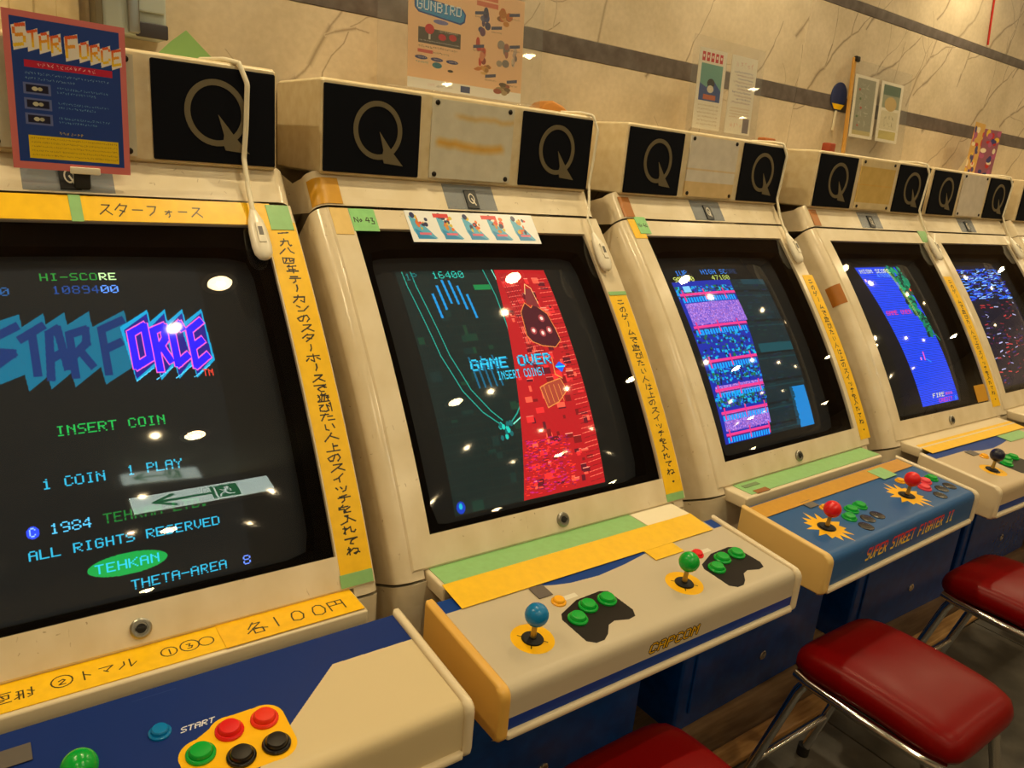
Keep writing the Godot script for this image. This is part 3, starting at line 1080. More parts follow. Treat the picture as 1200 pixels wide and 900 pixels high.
func screen_shooter() -> Pic:
	var p := new_screen()
	var rg := RandomNumberGenerator.new()
	rg.seed = 21
	var x0 := -0.20
	var x1 := 0.160
	var yt := 0.466
	var yb := 0.068
	var split := func(y: float) -> float: return lerpf(-0.050, 0.026, (y - yb) / (yt - yb))
	p.rect(x0, yt, x1, yb, c8(9, 24, 22))
	for i in 60:            # faint deck grid
		var y := lerpf(yb, yt, i / 60.0)
		if i % 2:
			p.rect(x0, y, 0.03, y - 0.0009, c8(14, 40, 34))
	for i in 30:
		var x := lerpf(x0, 0.02, i / 30.0)
		p.rect(x, yt, x + 0.0009, yb, c8(13, 36, 32))
	for i in 26:
		var x := rg.randf_range(x0, -0.02)
		var y := rg.randf_range(yb, 0.40)
		p.rect(x, y, x + rg.randf_range(0.006, 0.03), y - rg.randf_range(0.004, 0.02), c8(12, 34 + rg.randf() * 22, 34))
	# hull outlines
	var te := c8(20, 150, 130)
	for k in 2:
		var d := 0.018 * k
		p.path([[-0.186 + d, yt], [-0.184 + d, 0.44], [-0.176 + d, 0.40], [-0.160 + d, 0.32], [-0.135 + d, 0.26], [-0.104 + d, 0.222], [-0.066, 0.194 + d * 0.6]], 2.6, te)
	for k in 2:
		var d := 0.022 * k
		p.path([[-0.002 + d, yt], [0.004 + d, 0.42], [0.006 + d, 0.34], [0.004 + d, 0.28], [-0.006 + d, 0.238], [-0.030 + d, 0.212], [-0.052 + d * 0.4, 0.196]], 3.0, c8(120, 220, 190) if k else te)
	# red deck on the lit half
	for yy in range(0, 498):
		var y := lerpf(yt, yb, yy / 498.0)
		var s: float = split.call(y)
		p.rect(s, y, x1, y - 0.0009, c8(196, 18, 26) if yy % 2 else c8(150, 10, 20))
	for i in 130:
		var y := rg.randf_range(yb + 0.01, yt - 0.005)
		var s: float = split.call(y) + 0.004
		var x := rg.randf_range(s, x1 - 0.02)
		var w := rg.randf_range(0.006, 0.022)
		var hh := rg.randf_range(0.004, 0.014)
		p.rect(x, y, x + w, y - hh, [c8(225, 40, 40), c8(120, 8, 16), c8(240, 84, 60), c8(90, 6, 26)][rg.randi() % 4])
		if i % 3 == 0:
			p.line(x, y, x + w, y, 1.4, c8(255, 150, 120))
	for i in 16:
		var y := lerpf(0.31, 0.46, i / 16.0)
		p.line(0.034, y, 0.075, y + 0.004, 1.2, c8(240, 120, 100))
	for i in 10:
		var x := 0.034 + 0.0045 * i
		p.line(x, 0.46, x + 0.004, 0.31, 1.2, c8(90, 6, 20))
	for i in 44:
		var y := lerpf(0.075, 0.455, i / 44.0)
		p.line(0.122, y, 0.158, y + 0.003, 1.2, c8(255, 120, 90) if i % 3 else c8(110, 10, 16))
	# magenta floor glowing below
	for i in 420:
		var y := rg.randf_range(0.075, 0.165)
		var s: float = split.call(y)
		var x := rg.randf_range(s + 0.002, 0.08)
		p.rect(x, y, x + rg.randf_range(0.002, 0.010), y - 0.0018, [c8(190, 20, 110), c8(220, 30, 40), c8(120, 10, 60), c8(240, 50, 30)][rg.randi() % 4])
	# a big machine and a gun carriage
	var dk := c8(70, 14, 26)
	var am := c8(220, 130, 60)
	p.poly([[0.052, 0.385], [0.070, 0.402], [0.082, 0.392], [0.092, 0.400], [0.120, 0.380], [0.128, 0.352], [0.132, 0.330], [0.112, 0.318], [0.078, 0.322], [0.056, 0.330], [0.046, 0.342]], dk)
	p.path([[0.052, 0.385], [0.070, 0.402], [0.082, 0.392], [0.092, 0.400], [0.120, 0.380], [0.128, 0.352], [0.132, 0.330], [0.112, 0.318], [0.078, 0.322], [0.056, 0.330], [0.046, 0.342], [0.052, 0.385]], 2.2, am)
	p.poly([[0.074, 0.400], [0.084, 0.430], [0.100, 0.428], [0.106, 0.392]], c8(120, 40, 40))
	p.path([[0.080, 0.418], [0.090, 0.438], [0.102, 0.430], [0.106, 0.400]], 2.0, c8(250, 200, 120))
	for q in [[0.068, 0.350], [0.090, 0.345], [0.110, 0.350], [0.100, 0.372]]:
		p.oval(q[0], q[1], 0.008, 0.007, c8(160, 60, 60))
		p.oval(q[0], q[1], 0.004, 0.0035, c8(250, 210, 190))
	p.poly([[0.040, 0.250], [0.062, 0.256], [0.098, 0.262], [0.108, 0.240], [0.080, 0.222], [0.048, 0.214]], c8(160, 60, 40))
	p.path([[0.040, 0.250], [0.062, 0.256], [0.098, 0.262], [0.108, 0.240], [0.080, 0.222], [0.048, 0.214], [0.040, 0.250]], 2.4, am)
	for i in 4:
		p.line(0.050 + 0.013 * i, 0.252, 0.054 + 0.013 * i, 0.222, 2.0, am)
	p.path([[0.092, 0.30], [0.088, 0.27], [0.104, 0.262]], 3.0, am)
	# score, bars, ship, captions
	var cy := c8(40, 190, 225)
	p.text("1P", -0.182, 0.463, 0.014, -0.012, c8(10, 110, 110))
	p.text("16400", -0.124, 0.464, 0.0148, -0.013, c8(30, 190, 170))
	for i in 6:
		var x := -0.137 + 0.015 * i
		var top: float = [0.424, 0.438, 0.448, 0.446, 0.436, 0.420][i]
		p.line(x, top, x + 0.004, top - 0.040, 6.5, c8(10, 135, 200))
	p.rect(-0.040, 0.438, 0.000, 0.428, c8(10, 120, 60))
	for i in 5:
		p.line(-0.104 + 0.013 * i, 0.312 - 0.006 * (i % 2), -0.098 + 0.013 * i, 0.262, 5.0, c8(8, 90, 120))
	for i in 14:
		p.oval(-0.062 + rg.randf_range(-0.014, 0.014), 0.190 + rg.randf_range(-0.016, 0.014), 0.0038, 0.0046, [c8(20, 190, 170), c8(8, 90, 90)][i % 2])
	p.poly([[0.094, 0.284], [0.108, 0.292], [0.121, 0.284], [0.108, 0.272]], c8(20, 90, 220))
	p.line(0.096, 0.283, 0.120, 0.283, 3.0, c8(40, 210, 255))
	p.text("GAME OVER", -0.104, 0.306, 0.0218, -0.018, c8(10, 100, 140), 0.10)
	p.text("GAME OVER", -0.106, 0.308, 0.0218, -0.018, cy, 0.10)
	p.text("INSERT COINS!", -0.052, 0.284, 0.0090, -0.014, cy)
	p.oval(-0.186, 0.080, 0.009, 0.010, c8(8, 50, 170))
	p.oval(-0.186, 0.082, 0.0035, 0.005, c8(20, 170, 190))
	return p

func screen_castle() -> Pic:
	var p := new_screen()
	var rg := RandomNumberGenerator.new()
	rg.seed = 31
	var x0 := -0.208
	var x1 := 0.167
	p.rect(x0, 0.435, x1, 0.084, c8(6, 30, 36))
	var split := func(y: float) -> float: return lerpf(-0.035, 0.013, (y - 0.09) / 0.345)
	for yy in range(0, 440):
		var y := lerpf(0.435, 0.084, yy / 440.0)
		var s: float = split.call(y)
		p.rect(x0, y, s, y - 0.0009, c8(14, 34, 150))
	for e in [[0.386, 0.338], [0.206, 0.190], [0.150, 0.110]]:      # lilac stone courses
		p.rect(x0 + 0.012, e[0], split.call(e[0]), e[1], c8(138, 96, 196))
		for i in 900:
			var y := rg.randf_range(e[1], e[0])
			var x := rg.randf_range(x0 + 0.012, split.call(y) - 0.004)
			p.rect(x, y, x + 0.0035, y - 0.0022, [c8(178, 132, 216), c8(92, 70, 184), c8(150, 90, 170)][rg.randi() % 3])
	for e in [[0.425, 0.400], [0.330, 0.262], [0.246, 0.214], [0.190, 0.160]]:
		for i in 260:
			var y := rg.randf_range(e[1], e[0])
			var x := rg.randf_range(x0, split.call(y) - 0.006)
			p.rect(x, y, x + rg.randf_range(0.003, 0.010), y - rg.randf_range(0.002, 0.006), [c8(0, 130, 220), c8(0, 170, 200), c8(8, 40, 120), c8(20, 100, 60), c8(4, 20, 60)][rg.randi() % 5])
	for y in [0.408, 0.336, 0.262, 0.200, 0.152, 0.106]:              # pink girders with blue railings under them
		p.rect(x0 + 0.010, y, split.call(y), y - 0.006, c8(226, 50, 130))
		p.rect(x0 + 0.010, y - 0.006, split.call(y), y - 0.0085, c8(90, 20, 90))
		var x := x0 + 0.012
		while x < split.call(y) - 0.006:
			p.rect(x, y - 0.009, x + 0.006, y - 0.020, c8(0, 150, 235))
			x += 0.0095
		for k in 3:
			var xx := x0 + 0.02 + k * 0.075
			if xx < split.call(y):
				p.rect(xx, y + 0.008, xx + 0.005, y - 0.018, c8(214, 44, 120))
		# the same floors on the dark half of the sweep
		p.rect(split.call(y), y, x1, y - 0.005, c8(4, 14, 18))
		p.rect(split.call(y), y - 0.012, x1, y - 0.015, c8(8, 48, 54))
	for i in 180:
		var y := rg.randf_range(0.09, 0.43)
		var x := rg.randf_range(split.call(y), x1 - 0.03)
		p.rect(x, y, x + rg.randf_range(0.006, 0.03), y - 0.003, c8(5, 22 + rg.randf() * 26, 34 + rg.randf() * 20))
	p.rect(0.060, 0.435, x1, 0.422, c8(8, 52, 62))
	p.rect(0.010, 0.282, x1, 0.262, c8(6, 66, 74))
	p.poly([[0.092, 0.178], [0.160, 0.178], [x1, 0.084], [0.100, 0.084]], c8(8, 120, 190))
	for i in 60:
		var y := rg.randf_range(0.09, 0.18)
		p.rect(0.086, y, 0.092 + rg.randf_range(0.0, 0.012), y - 0.003, c8(5, 60, 80))
	p.rect(x0 + 0.03, 0.424, x0 + 0.055, 0.410, c8(120, 190, 240))
	p.text("1UP", -0.180, 0.460, 0.0150, -0.011, c8(40, 130, 235))
	p.text("95100", -0.196, 0.446, 0.0150, -0.011, c8(220, 230, 110))
	p.text("HIGH SC", -0.085, 0.460, 0.0150, -0.011, c8(40, 130, 235))
	p.text("ORE", 0.020, 0.460, 0.0150, -0.011, c8(12, 50, 96))
	p.text("47180", -0.055, 0.446, 0.0150, -0.011, c8(190, 210, 100))
	return p

func screen_serpent() -> Pic:
	var p := new_screen()
	var rg := RandomNumberGenerator.new()
	rg.seed = 44
	var left := func(y: float) -> float: return lerpf(-0.066, -0.145, (y - 0.074) / 0.388)
	for yy in 400:
		var y := lerpf(0.464, 0.074, yy / 400.0)
		p.rect(left.call(y), y, left.call(y) + 0.232, y - 0.0012, c8(24, 70, 245))
	for i in 160:          # a green winged serpent from the top to the middle, built of scales
		var t := i / 160.0
		var cx := 0.060 + 0.030 * t + 0.012 * sin(t * 9.0)
		var cy := lerpf(0.462, 0.262, t)
		var wd := lerpf(0.046, 0.014, t)
		p.oval(cx + rg.randf_range(-wd, wd), cy, 0.010, 0.008, [c8(0, 120, 84), c8(8, 70, 50), c8(20, 150, 96), c8(4, 40, 34)][rg.randi() % 4])
	for i in 30:
		var t := i / 30.0
		p.line(0.02 + 0.04 * t, 0.455 - 0.14 * t, 0.035 + 0.04 * t, 0.450 - 0.14 * t, 2.0, c8(170, 190, 90))
	p.path([[0.100, 0.270], [0.135, 0.262], [0.150, 0.248]], 7.0, c8(10, 110, 80))
	p.oval(0.10, 0.395, 0.005, 0.005, c8(230, 60, 30))
	p.text("HIGH SCORE", -0.130, 0.458, 0.0170, -0.012, c8(235, 235, 190))
	p.text("47650", -0.050, 0.444, 0.0150, -0.011, c8(90, 150, 255))
	p.text("GAME OVER", -0.106, 0.338, 0.0158, -0.012, c8(235, 40, 110))
	p.rect(0.004, 0.220, 0.010, 0.196, c8(230, 80, 170))
	p.rect(-0.018, 0.206, -0.010, 0.198, c8(235, 120, 200))
	p.line(0.014, 0.200, 0.040, 0.190, 2.5, c8(40, 170, 255))
	p.text("FIRE", 0.002, 0.104, 0.0190, -0.012, c8(240, 230, 150))
	p.text("=== ", 0.082, 0.104, 0.0170, -0.012, c8(250, 80, 30))
	p.text("CREDIT", 0.036, 0.088, 0.0150, -0.011, c8(235, 40, 110))
	p.text("0", 0.142, 0.088, 0.0150, -0.011, c8(60, 150, 255))
	p.rect(-0.130, 0.43, -0.122, 0.422, c8(240, 180, 230))
	return p

func screen_waves() -> Pic:
	var p := new_screen()
	var rg := RandomNumberGenerator.new()
	rg.seed = 52
	p.rect(-0.21, 0.462, 0.165, 0.07, c8(8, 10, 30))
	for i in 260:
		var y := rg.randf_range(0.345, 0.452)
		var x := rg.randf_range(-0.20, 0.14)
		p.line(x, y, x + rg.randf_range(0.01, 0.05), y + rg.randf_range(-0.004, 0.006), rg.randf_range(2.0, 5.0), [c8(20, 70, 220), c8(40, 120, 240), c8(150, 200, 255), c8(30, 40, 170)][rg.randi() % 4])
	for i in 150:
		var y := rg.randf_range(0.075, 0.335)
		var x := rg.randf_range(-0.20, 0.14)
		p.line(x, y, x + rg.randf_range(0.004, 0.03), y + rg.randf_range(-0.004, 0.004), rg.randf_range(2.0, 5.0), [c8(150, 20, 40), c8(200, 60, 60), c8(190, 190, 230), c8(40, 30, 110), c8(90, 20, 60)][rg.randi() % 5])
	return p

func tube_mat(p: Pic) -> StandardMaterial3D:
	var m := mat(c8(52, 56, 63), 0.05)
	m.emission_enabled = true
	m.emission = Color.WHITE
	m.emission_operator = BaseMaterial3D.EMISSION_OP_MULTIPLY
	m.emission_texture = p.tex()
	m.emission_energy_multiplier = 1.65
	m.texture_repeat = false
	return m

# ------------------------------------------------------------------ control panel prints
func spark(p: Pic, x: float, s: float, r: float, c: Color) -> void:
	var pts := []
	for i in 26:
		var a := TAU * i / 26.0
		var k := r * (1.0 if i % 2 == 0 else 0.62) * (1.0 + 0.12 * sin(i * 2.3))
		pts.append([x + k * cos(a) * 0.9, s + k * sin(a)])
	p.poly(pts, c)

func panel_print(kind: int) -> ImageTexture:
	var p: Pic
	var yel := c8(250, 190, 16)
	var ink := c8(24, 18, 16)
	var blue := c8(20, 62, 142)
	var F := 0.2139 + (-0.0341)          # s = F - y on the front face
	if kind == 0:                        # deep blue with a cream corner
		p = Pic.new(1308, 536, c8(22, 48, 120)).span(-0.327, 0.327, 0.0, 0.268)
		p.poly([[0.327, 0.060], [0.207, 0.058], [0.020, 0.222], [0.020, 0.268], [0.327, 0.268]], c8(214, 196, 158))
		for q in [[0.020, 0.128], [0.057, 0.109], [0.098, 0.110], [0.058, 0.152], [0.098, 0.153], [0.020, 0.170]]:
			p.oval(q[0], q[1], 0.0235, 0.0235, yel)
		p.poly([[0.02, 0.105], [0.055, 0.086], [0.10, 0.087], [0.1215, 0.110], [0.1215, 0.153], [0.10, 0.176], [0.058, 0.175], [0.02, 0.193], [-0.003, 0.17], [-0.003, 0.128]], yel)
		p.text("START", 0.008, 0.079, 0.0078, 0.0085, c8(225, 225, 230), 0.4)
		p.rect(-0.030, 0.012, 0.020, 0.0125, c8(60, 80, 140))
		return p.tex()
	if kind == 2:                        # mid blue with spark decals and a red and yellow title
		p = Pic.new(1308, 536, c8(46, 92, 150)).span(-0.327, 0.327, 0.0, 0.268)
		for x in [-0.224, 0.124]:
			spark(p, x, 0.130, 0.056, yel)
			p.oval(x, 0.130, 0.021, 0.019, ink)
		var t := "SUPER STREET FIGHTER II"
		var cw := 0.405 / 23.0
		for i in t.length():
			for r in 7:
				if t[i] == " ":
					break
				for k in 5:
					if int(FONT[t[i]][r]) & (16 >> k):
						var x := -0.185 + (i + k / 6.0) * cw + (6 - r) * 0.0006
						var s := F + 0.040 + r * 0.0040
						var c: Color = c8(236, 52, 40).lerp(c8(250, 214, 50), clampf((r - 1.0) / 3.0, 0.0, 1.0))
						p.rect(x, s, x + cw / 4.6, s + 0.0044, c)
		return p.tex()
	# grey with blue edging, yellow rings, black paw decals
	p = Pic.new(1308, 536, [c8(0, 0, 0), c8(196, 184, 162), c8(0, 0, 0), c8(200, 180, 150)][kind]).span(-0.327, 0.327, 0.0, 0.268)
	p.rect(-0.327, 0.0, 0.327, 0.030, blue)
	p.poly([[-0.16, 0.028], [0.14, 0.028], [0.10, 0.036], [0.04, 0.046], [-0.03, 0.053], [-0.09, 0.049], [-0.12, 0.042]], blue)
	p.rect(0.10, 0.028, 0.327, 0.034, [c8(0, 0, 0), c8(196, 184, 162), c8(0, 0, 0), c8(200, 180, 150)][kind])
	p.rect(0.10, 0.0, 0.302, 0.034, [c8(0, 0, 0), c8(196, 184, 162), c8(0, 0, 0), c8(200, 180, 150)][kind])
	p.rect(-0.327, F + 0.069, 0.327, 0.268, c8(18, 60, 150))
	for k in 2:
		var dx: float = [0.0, 0.332][k] + (0.02 if kind == 3 else 0.0)
		p.oval(-0.235 + dx, 0.135, 0.0335, 0.0335, yel)
		p.oval(-0.235 + dx, 0.135, 0.017, 0.017, ink)
		for a in [0.8, 2.3, 3.9, 5.5]:
			p.line(-0.235 + dx + 0.014 * cos(a), 0.135 + 0.014 * sin(a), -0.235 + dx + 0.023 * cos(a), 0.135 + 0.023 * sin(a), 3.0, ink)
		p.poly([[-0.166 + dx, 0.120], [-0.158 + dx, 0.108], [-0.112 + dx, 0.090], [-0.060 + dx, 0.088], [-0.046 + dx, 0.094], [-0.042 + dx, 0.150], [-0.050 + dx, 0.164], [-0.066 + dx, 0.166], [-0.090 + dx, 0.158], [-0.106 + dx, 0.162], [-0.122 + dx, 0.178], [-0.136 + dx, 0.186], [-0.152 + dx, 0.186], [-0.164 + dx, 0.176]], ink)
		p.rect(-0.130 + dx, 0.073, -0.102 + dx, 0.083, c8(222, 216, 200))
	if kind == 1:
		for q in [[-0.0016, 0.0], [0.0016, 0.0], [0.0, -0.0016], [0.0, 0.0016], [0.0014, 0.0014], [-0.0014, -0.0014]]:
			p.text("CAPCOM", -0.0535 + q[0], F + 0.0445 + q[1], 0.0196, 0.0172, c8(34, 20, 10), 0.25)
		p.text("CAPCOM", -0.0535, F + 0.0445, 0.0196, 0.0172, c8(236, 184, 16), 0.25)
	return p.tex()

# ------------------------------------------------------------------ cabinets
func stick(cp: Node3D, x: float, z: float, color: String) -> void:
	var t := cp_frame(x, z)
	for e in [["joystick_ball", M.ball_mesh, M.btn[color]], ["joystick_shaft", M.shaft_mesh, M.shaft], ["dust_washer", M.washer_mesh, M.rubber]]:
		part(e[0], e[1], e[2], cp).transform = t

func press(cp: Node3D, x: float, z: float, color: String, mesh: String = "button_mesh", called := "button") -> void:
	part(called, M[mesh], M.btn[color], cp).transform = cp_frame(x, z)

func front_tape(o: Node3D, called: String, x0: float, x1: float, y0: float, y1: float, m: Material, lift := 0.0, label := "") -> void:
	part(called, front_patch(x0, x1, y0, y1, 0.0001 + lift, 0.0009 + lift, 10).done(), m, o, label)

func flat_tape(o: Node3D, called: String, x0: float, x1: float, z0: float, z1: float, y0: float, y1: float, m: Material, skew := 0.0, label := "") -> void:
	var b := Bld.new()
	b.slab(func(u, v, k): return V(lerpf(x0, x1, u) + skew * v, lerpf(y0, y1, v) + k, lerpf(z0, z1, v)), 1, 2, 0.0002, 0.0010)
	part(called, b.done(), m, o, label)

func cabinet(k: int, at: Vector3, turn: float, label: String, screen: Material, print_mat: Material, plate_kind: int) -> Array:
	var o := thing("arcade_cabinet", label, "arcade cabinet", at, deg_to_rad(turn), "arcade cabinets in the row")
	var body := part("lower_body", M.body_mesh, M.blue_body, o, "dark blue lower body")
	part("body_door", M.door_mesh, M.blue_body, body)
	var bl := part("door_lock", M.lock_mesh, M.chrome, body, "chrome lock")
	bl.transform = Transform3D(Basis(Vector3.RIGHT, PI / 2), V(0.025, -0.56, 0.550))
	part("neck", M.neck_mesh, M.neck, o)
	part("upper_shell", M.shell_mesh, M.white, o)
	part("bezel", M.bezel_mesh, M.white, o)
	part("screen_mask", M.mask_mesh, M.black, o)
	part("picture_tube", M.tube_mesh, screen, o, "glowing picture tube showing a game")
	part("window_glass", M.glass_mesh, M.glass, o)
	var lk := part("bezel_lock", M.lock_mesh, M.steel, o, "round steel lock")
	var n := Vector3(0, -dzf(0.0256), 1).normalized()
	lk.transform = Transform3D(Basis(Vector3.RIGHT, n, Vector3.RIGHT.cross(n)), S(0.0, 0.0256, 0.0))
	var sl := Bld.new()
	sl.box(Vector3(0, 0.0062, 0), Vector3(0.0135, 0.0012, 0.0038), 0.0003)
	sl.lathe([[0.0062, 0.0046], [0.0062, 0.0052]], 16)
	part("key_slot", sl.done(), M.rubber, lk)
	var hood := part("hood", M.hood_mesh, M.white, o)
	var b := Bld.new()
	b.slab(func(u, v, f): return HD(lerpf(-0.014, 0.014, u), lerpf(0.66, 0.06, v), f), 1, 1, 0.0004, 0.0034)
	part("badge", b.done(), badge_mat(), hood, "small black square badge with a white letter Q")
	b = Bld.new()
	b.slab(func(u, v, f): return HD(lerpf(-0.062, 0.060, u), lerpf(0.86, 0.02, v), f), 1, 1, 0.0001, 0.0004)
	part("clear_tape", b.done(), M.clear_tape, hood)
	# speaker box
	var box := part("speaker_box", M.box_mesh, M.box, o)
	for s in [0.0, 0.441]:
		part("speaker_grille", M.grille_mesh, M.grille, box, "black speaker grille").position.x = s
		part("grille_emblem", M.emblem_mesh, M.emblem, box, "bronze letter Q emblem").position.x = s - (0.009 if s > 0 else 0.0)
	var pm := mat(Color.WHITE, 0.08, 0.0, plate_tex(plate_kind))
	part("title_plate", M.plate_mesh, pm, box, "acrylic title plate with old glue stains")
	for sx in [-0.087, 0.087]:
		for sy in [0.7585, 0.6235]:
			part("plate_screw", M.screw_mesh, M.screw, box).position = V(sx, sy, 0.149)
	# ledge and control panel
	var ledge := part("ledge", M.ledge_mesh, M.panel_white, o)
	var cp := part("control_panel", M.tray_mesh, M.panel_white, o)
	part("panel_plate", M.plate_top_mesh, print_mat, cp, "printed control panel plate")
	part("side_panel", M.side_l, [M.panel_white, M.panel_yellow, M.panel_cream, M.panel_white, M.panel_white, M.panel_white][k], cp)
	part("side_panel", M.side_r, M.panel_white, cp)
	return [o, cp, ledge, hood]

var badge_made: StandardMaterial3D
func badge_mat() -> StandardMaterial3D:
	if badge_made == null:
		var p := Pic.new(64, 64, c8(16, 16, 18))
		var w := c8(214, 206, 190)
		p.oval(32, 30, 17, 19, w)
		p.oval(32, 30, 12, 14, c8(16, 16, 18))
		p.line(32, 30, 48, 52, 6.0, w)
		badge_made = mat(Color.WHITE, 0.4, 0.0, p.tex())
	return badge_made

func print_surface(kind: int) -> StandardMaterial3D:
	var m := mat(Color.WHITE, 0.34, 0.0, panel_print(kind))
	m.metallic_specular = 0.3
	return m

func cabinets() -> void:
	make_shells()
	var pr := [print_surface(0), print_surface(1), print_surface(2), print_surface(3)]
	# 1: the leftmost cabinet, blue shooting-game title
	var c := cabinet(0, Vector3(-0.7246, 0, -0.0012), 0.2119, "leftmost white arcade cabinet, its screen showing the blue STAR FORCE title", tube_mat(screen_star()), pr[0], 0)
	var o: Node3D = c[0]
	var cp: Node3D = c[1]
	stick(cp, -0.098, 0.768, "green")
	press(cp, -0.012, 0.716, "blue", "small_button_mesh", "start_button")
	for e in [[0.020, 0.768, "green"], [0.057, 0.749, "red"], [0.098, 0.750, "orange"], [0.058, 0.792, "black"], [0.098, 0.793, "black"], [0.020, 0.811, "orange"]]:
		press(cp, e[0], e[1], e[2])
	front_tape(o, "tape_label", -0.318, 0.298, 0.519, 0.5525, yellow_hand(" スタ横フォ横ス", 1232, 66, 42, 44, 674, false), 0.0, "yellow tape with handwritten katakana game title")
	front_tape(o, "tape_strip", -0.006, 0.010, 0.517, 0.553, M.tape_green, 0.0010)
	front_tape(o, "tape_strip", 0.290, 0.330, 0.512, 0.550, M.tape_green, 0.0012)
	front_tape(o, "tape_label", 0.281, 0.334, 0.024, 0.524, yellow_hand("一九八四年テーカンのスターホースで遊びたい人上のスイッチを入れてね", 80, 900, 40, 25.6, 18, true, Color(0.975, 0.775, 0.03), 3.8), 0.0, "long yellow tape with handwritten Japanese note beside the screen")
	front_tape(o, "tape_strip", 0.279, 0.333, 0.008, 0.026, M.tape_green, 0.0010)
	flat_tape(c[2], "tape_label", -0.290, 0.098, 0.5585, 0.614, 0.0022, 0.0022, yellow_hand("連射 ②トマル  ①③〇", 970, 140, 56, 60, 300, false, Color(0.975, 0.775, 0.03), 4.0), 0.0, "yellow tape with handwritten rapid-fire notes")
	flat_tape(c[2], "tape_label", 0.092, 0.292, 0.5580, 0.616, 0.0032, 0.0032, yellow_hand("各100円", 500, 140, 74, 74, 80, false, Color(0.965, 0.75, 0.04), 5.0), 0.0, "yellow tape with handwritten price of 100 yen")
	flat_tape(cp, "clear_tape", -0.170, -0.135, 0.668, 0.694, -0.0058, -0.0078, M.tape_grey)
	# 2: grey control panel, red and green shooter
	c = cabinet(1, Vector3.ZERO, 0.0, "white arcade cabinet showing GAME OVER in red and green, yellow side on its control panel", tube_mat(screen_shooter()), pr[1], 1)
	o = c[0]; cp = c[1]
	stick(cp, -0.235, 0.775, "blue")
	stick(cp, 0.097, 0.774, "green")
	for dx in [0.0, 0.332]:
		for e in [[-0.142, 0.769], [-0.106, 0.752], [-0.065, 0.752]]:
			press(cp, e[0] + dx, e[1], "green")
	press(cp, -0.143, 0.722, "yellow", "small_button_mesh", "start_button")
	press(cp, 0.191, 0.721, "red", "small_button_mesh", "start_button")
	front_tape(o, "tape_label", 0.280, 0.332, 0.022, 0.399, yellow_hand("このゲームで遊びたい人は上のスイッチを入れてね。", 80, 680, 38, 26.2, 14, true, Color(0.975, 0.775, 0.03), 3.6), 0.0, "yellow tape with handwritten Japanese note beside the screen")
	front_tape(o, "tape_strip", 0.279, 0.331, 0.008, 0.022, M.tape_green, 0.0003)
	front_tape(o, "tape_strip", 0.281, 0.333, 0.397, 0.404, M.tape_green, 0.0010)
	front_tape(o, "tape_strip", -0.318, -0.283, 0.508, 0.551, M.tape_old)
	front_tape(o, "paper_note", -0.281, -0.230, 0.514, 0.551, yellow_hand("No 43", 100, 76, 22, 17, 8, false, c8(140, 206, 132), 3.0), 0.0, "green paper note numbered 43")
	front_tape(o, "game_sticker", -0.166, 0.143, 0.497, 0.5515, mat(Color.WHITE, 0.35, 0.0, sticker_tex()), 0.0004, "white and blue game sticker above the screen")
	flat_tape(c[2], "tape_strip", -0.290, 0.168, 0.5585, 0.6135, 0.0022, 0.0022, M.tape_green)
	flat_tape(c[2], "tape_strip", 0.170, 0.290, 0.5600, 0.6135, 0.0022, 0.0022, M.paper)
	flat_tape(c[2], "tape_strip", -0.297, 0.291, 0.6125, 0.672, 0.0032, -0.0058, M.tape_yellow, 0.002, "wide yellow tape bridging ledge and control panel")
	flat_tape(cp, "tape_strip", 0.100, 0.175, 0.668, 0.703, -0.0058, -0.0085, M.tape_yellow)
	flat_tape(cp, "clear_tape", -0.168, -0.140, 0.674, 0.703, -0.0064, -0.0086, M.tape_grey)
	shoulder_tape(c[3], M.tape_ochre, -0.341, -0.288)
	# 3: blue control panel with spark decals
	c = cabinet(2, Vector3(0.7533, 0, -0.011), 1.4537, "white arcade cabinet showing lilac castle floors, with a blue spark-decal control panel", tube_mat(screen_castle()), pr[2], 2)
	o = c[0]; cp = c[1]
	stick(cp, -0.224, 0.770, "red")
	stick(cp, 0.124, 0.770, "red")
	for e in [[-0.135, 0.770, "green"], [-0.095, 0.752, "green"], [-0.055, 0.750, "green"], [0.213, 0.770, "pink"], [0.253, 0.752, "pink"], [0.293, 0.750, "green"]]:
		press(cp, e[0], e[1], e[2])
	for e in [[-0.133, 0.808], [-0.095, 0.791], [-0.056, 0.792], [0.213, 0.808], [0.257, 0.792], [0.297, 0.793]]:
		press(cp, e[0], e[1], "black", "plug_mesh", "button_plug")
	press(cp, -0.150, 0.720, "yellow", "small_button_mesh", "start_button")
	press(cp, 0.186, 0.722, "yellow", "small_button_mesh", "start_button")
	front_tape(o, "tape_label", 0.296, 0.346, 0.022, 0.426, yellow_hand("このゲームで遊びたい人は上のスイッチを入れてね。", 80, 700, 38, 27.0, 14, true, Color(0.975, 0.775, 0.03), 3.6), 0.0, "yellow tape with handwritten Japanese note beside the screen")
	front_tape(o, "paper_note", -0.320, -0.278, 0.512, 0.553, M.tape_yellow)
	front_tape(o, "paper_note", -0.296, -0.258, 0.522, 0.558, yellow_hand("No 44", 100, 76, 22, 17, 8, false, c8(140, 206, 132), 3.0), 0.0010, "green paper note numbered 44")
	flat_tape(c[2], "tape_strip", -0.270, 0.292, 0.5600, 0.612, 0.0022, 0.0022, M.tape_green)
	flat_tape(c[2], "tape_strip", -0.255, -0.200, 0.572, 0.584, 0.0032, 0.0032, mat(c8(108, 134, 92), 0.5))
	flat_tape(c[2], "tape_strip", -0.252, -0.205, 0.601, 0.616, 0.0032, 0.0032, M.card)
	flat_tape(cp, "tape_strip", -0.322, 0.322, 0.645, 0.688, -0.0040, -0.0072, M.tape_ochre)
	flat_tape(cp, "tape_strip", 0.150, 0.215, 0.655, 0.700, -0.0038, -0.0072, M.tape_green)
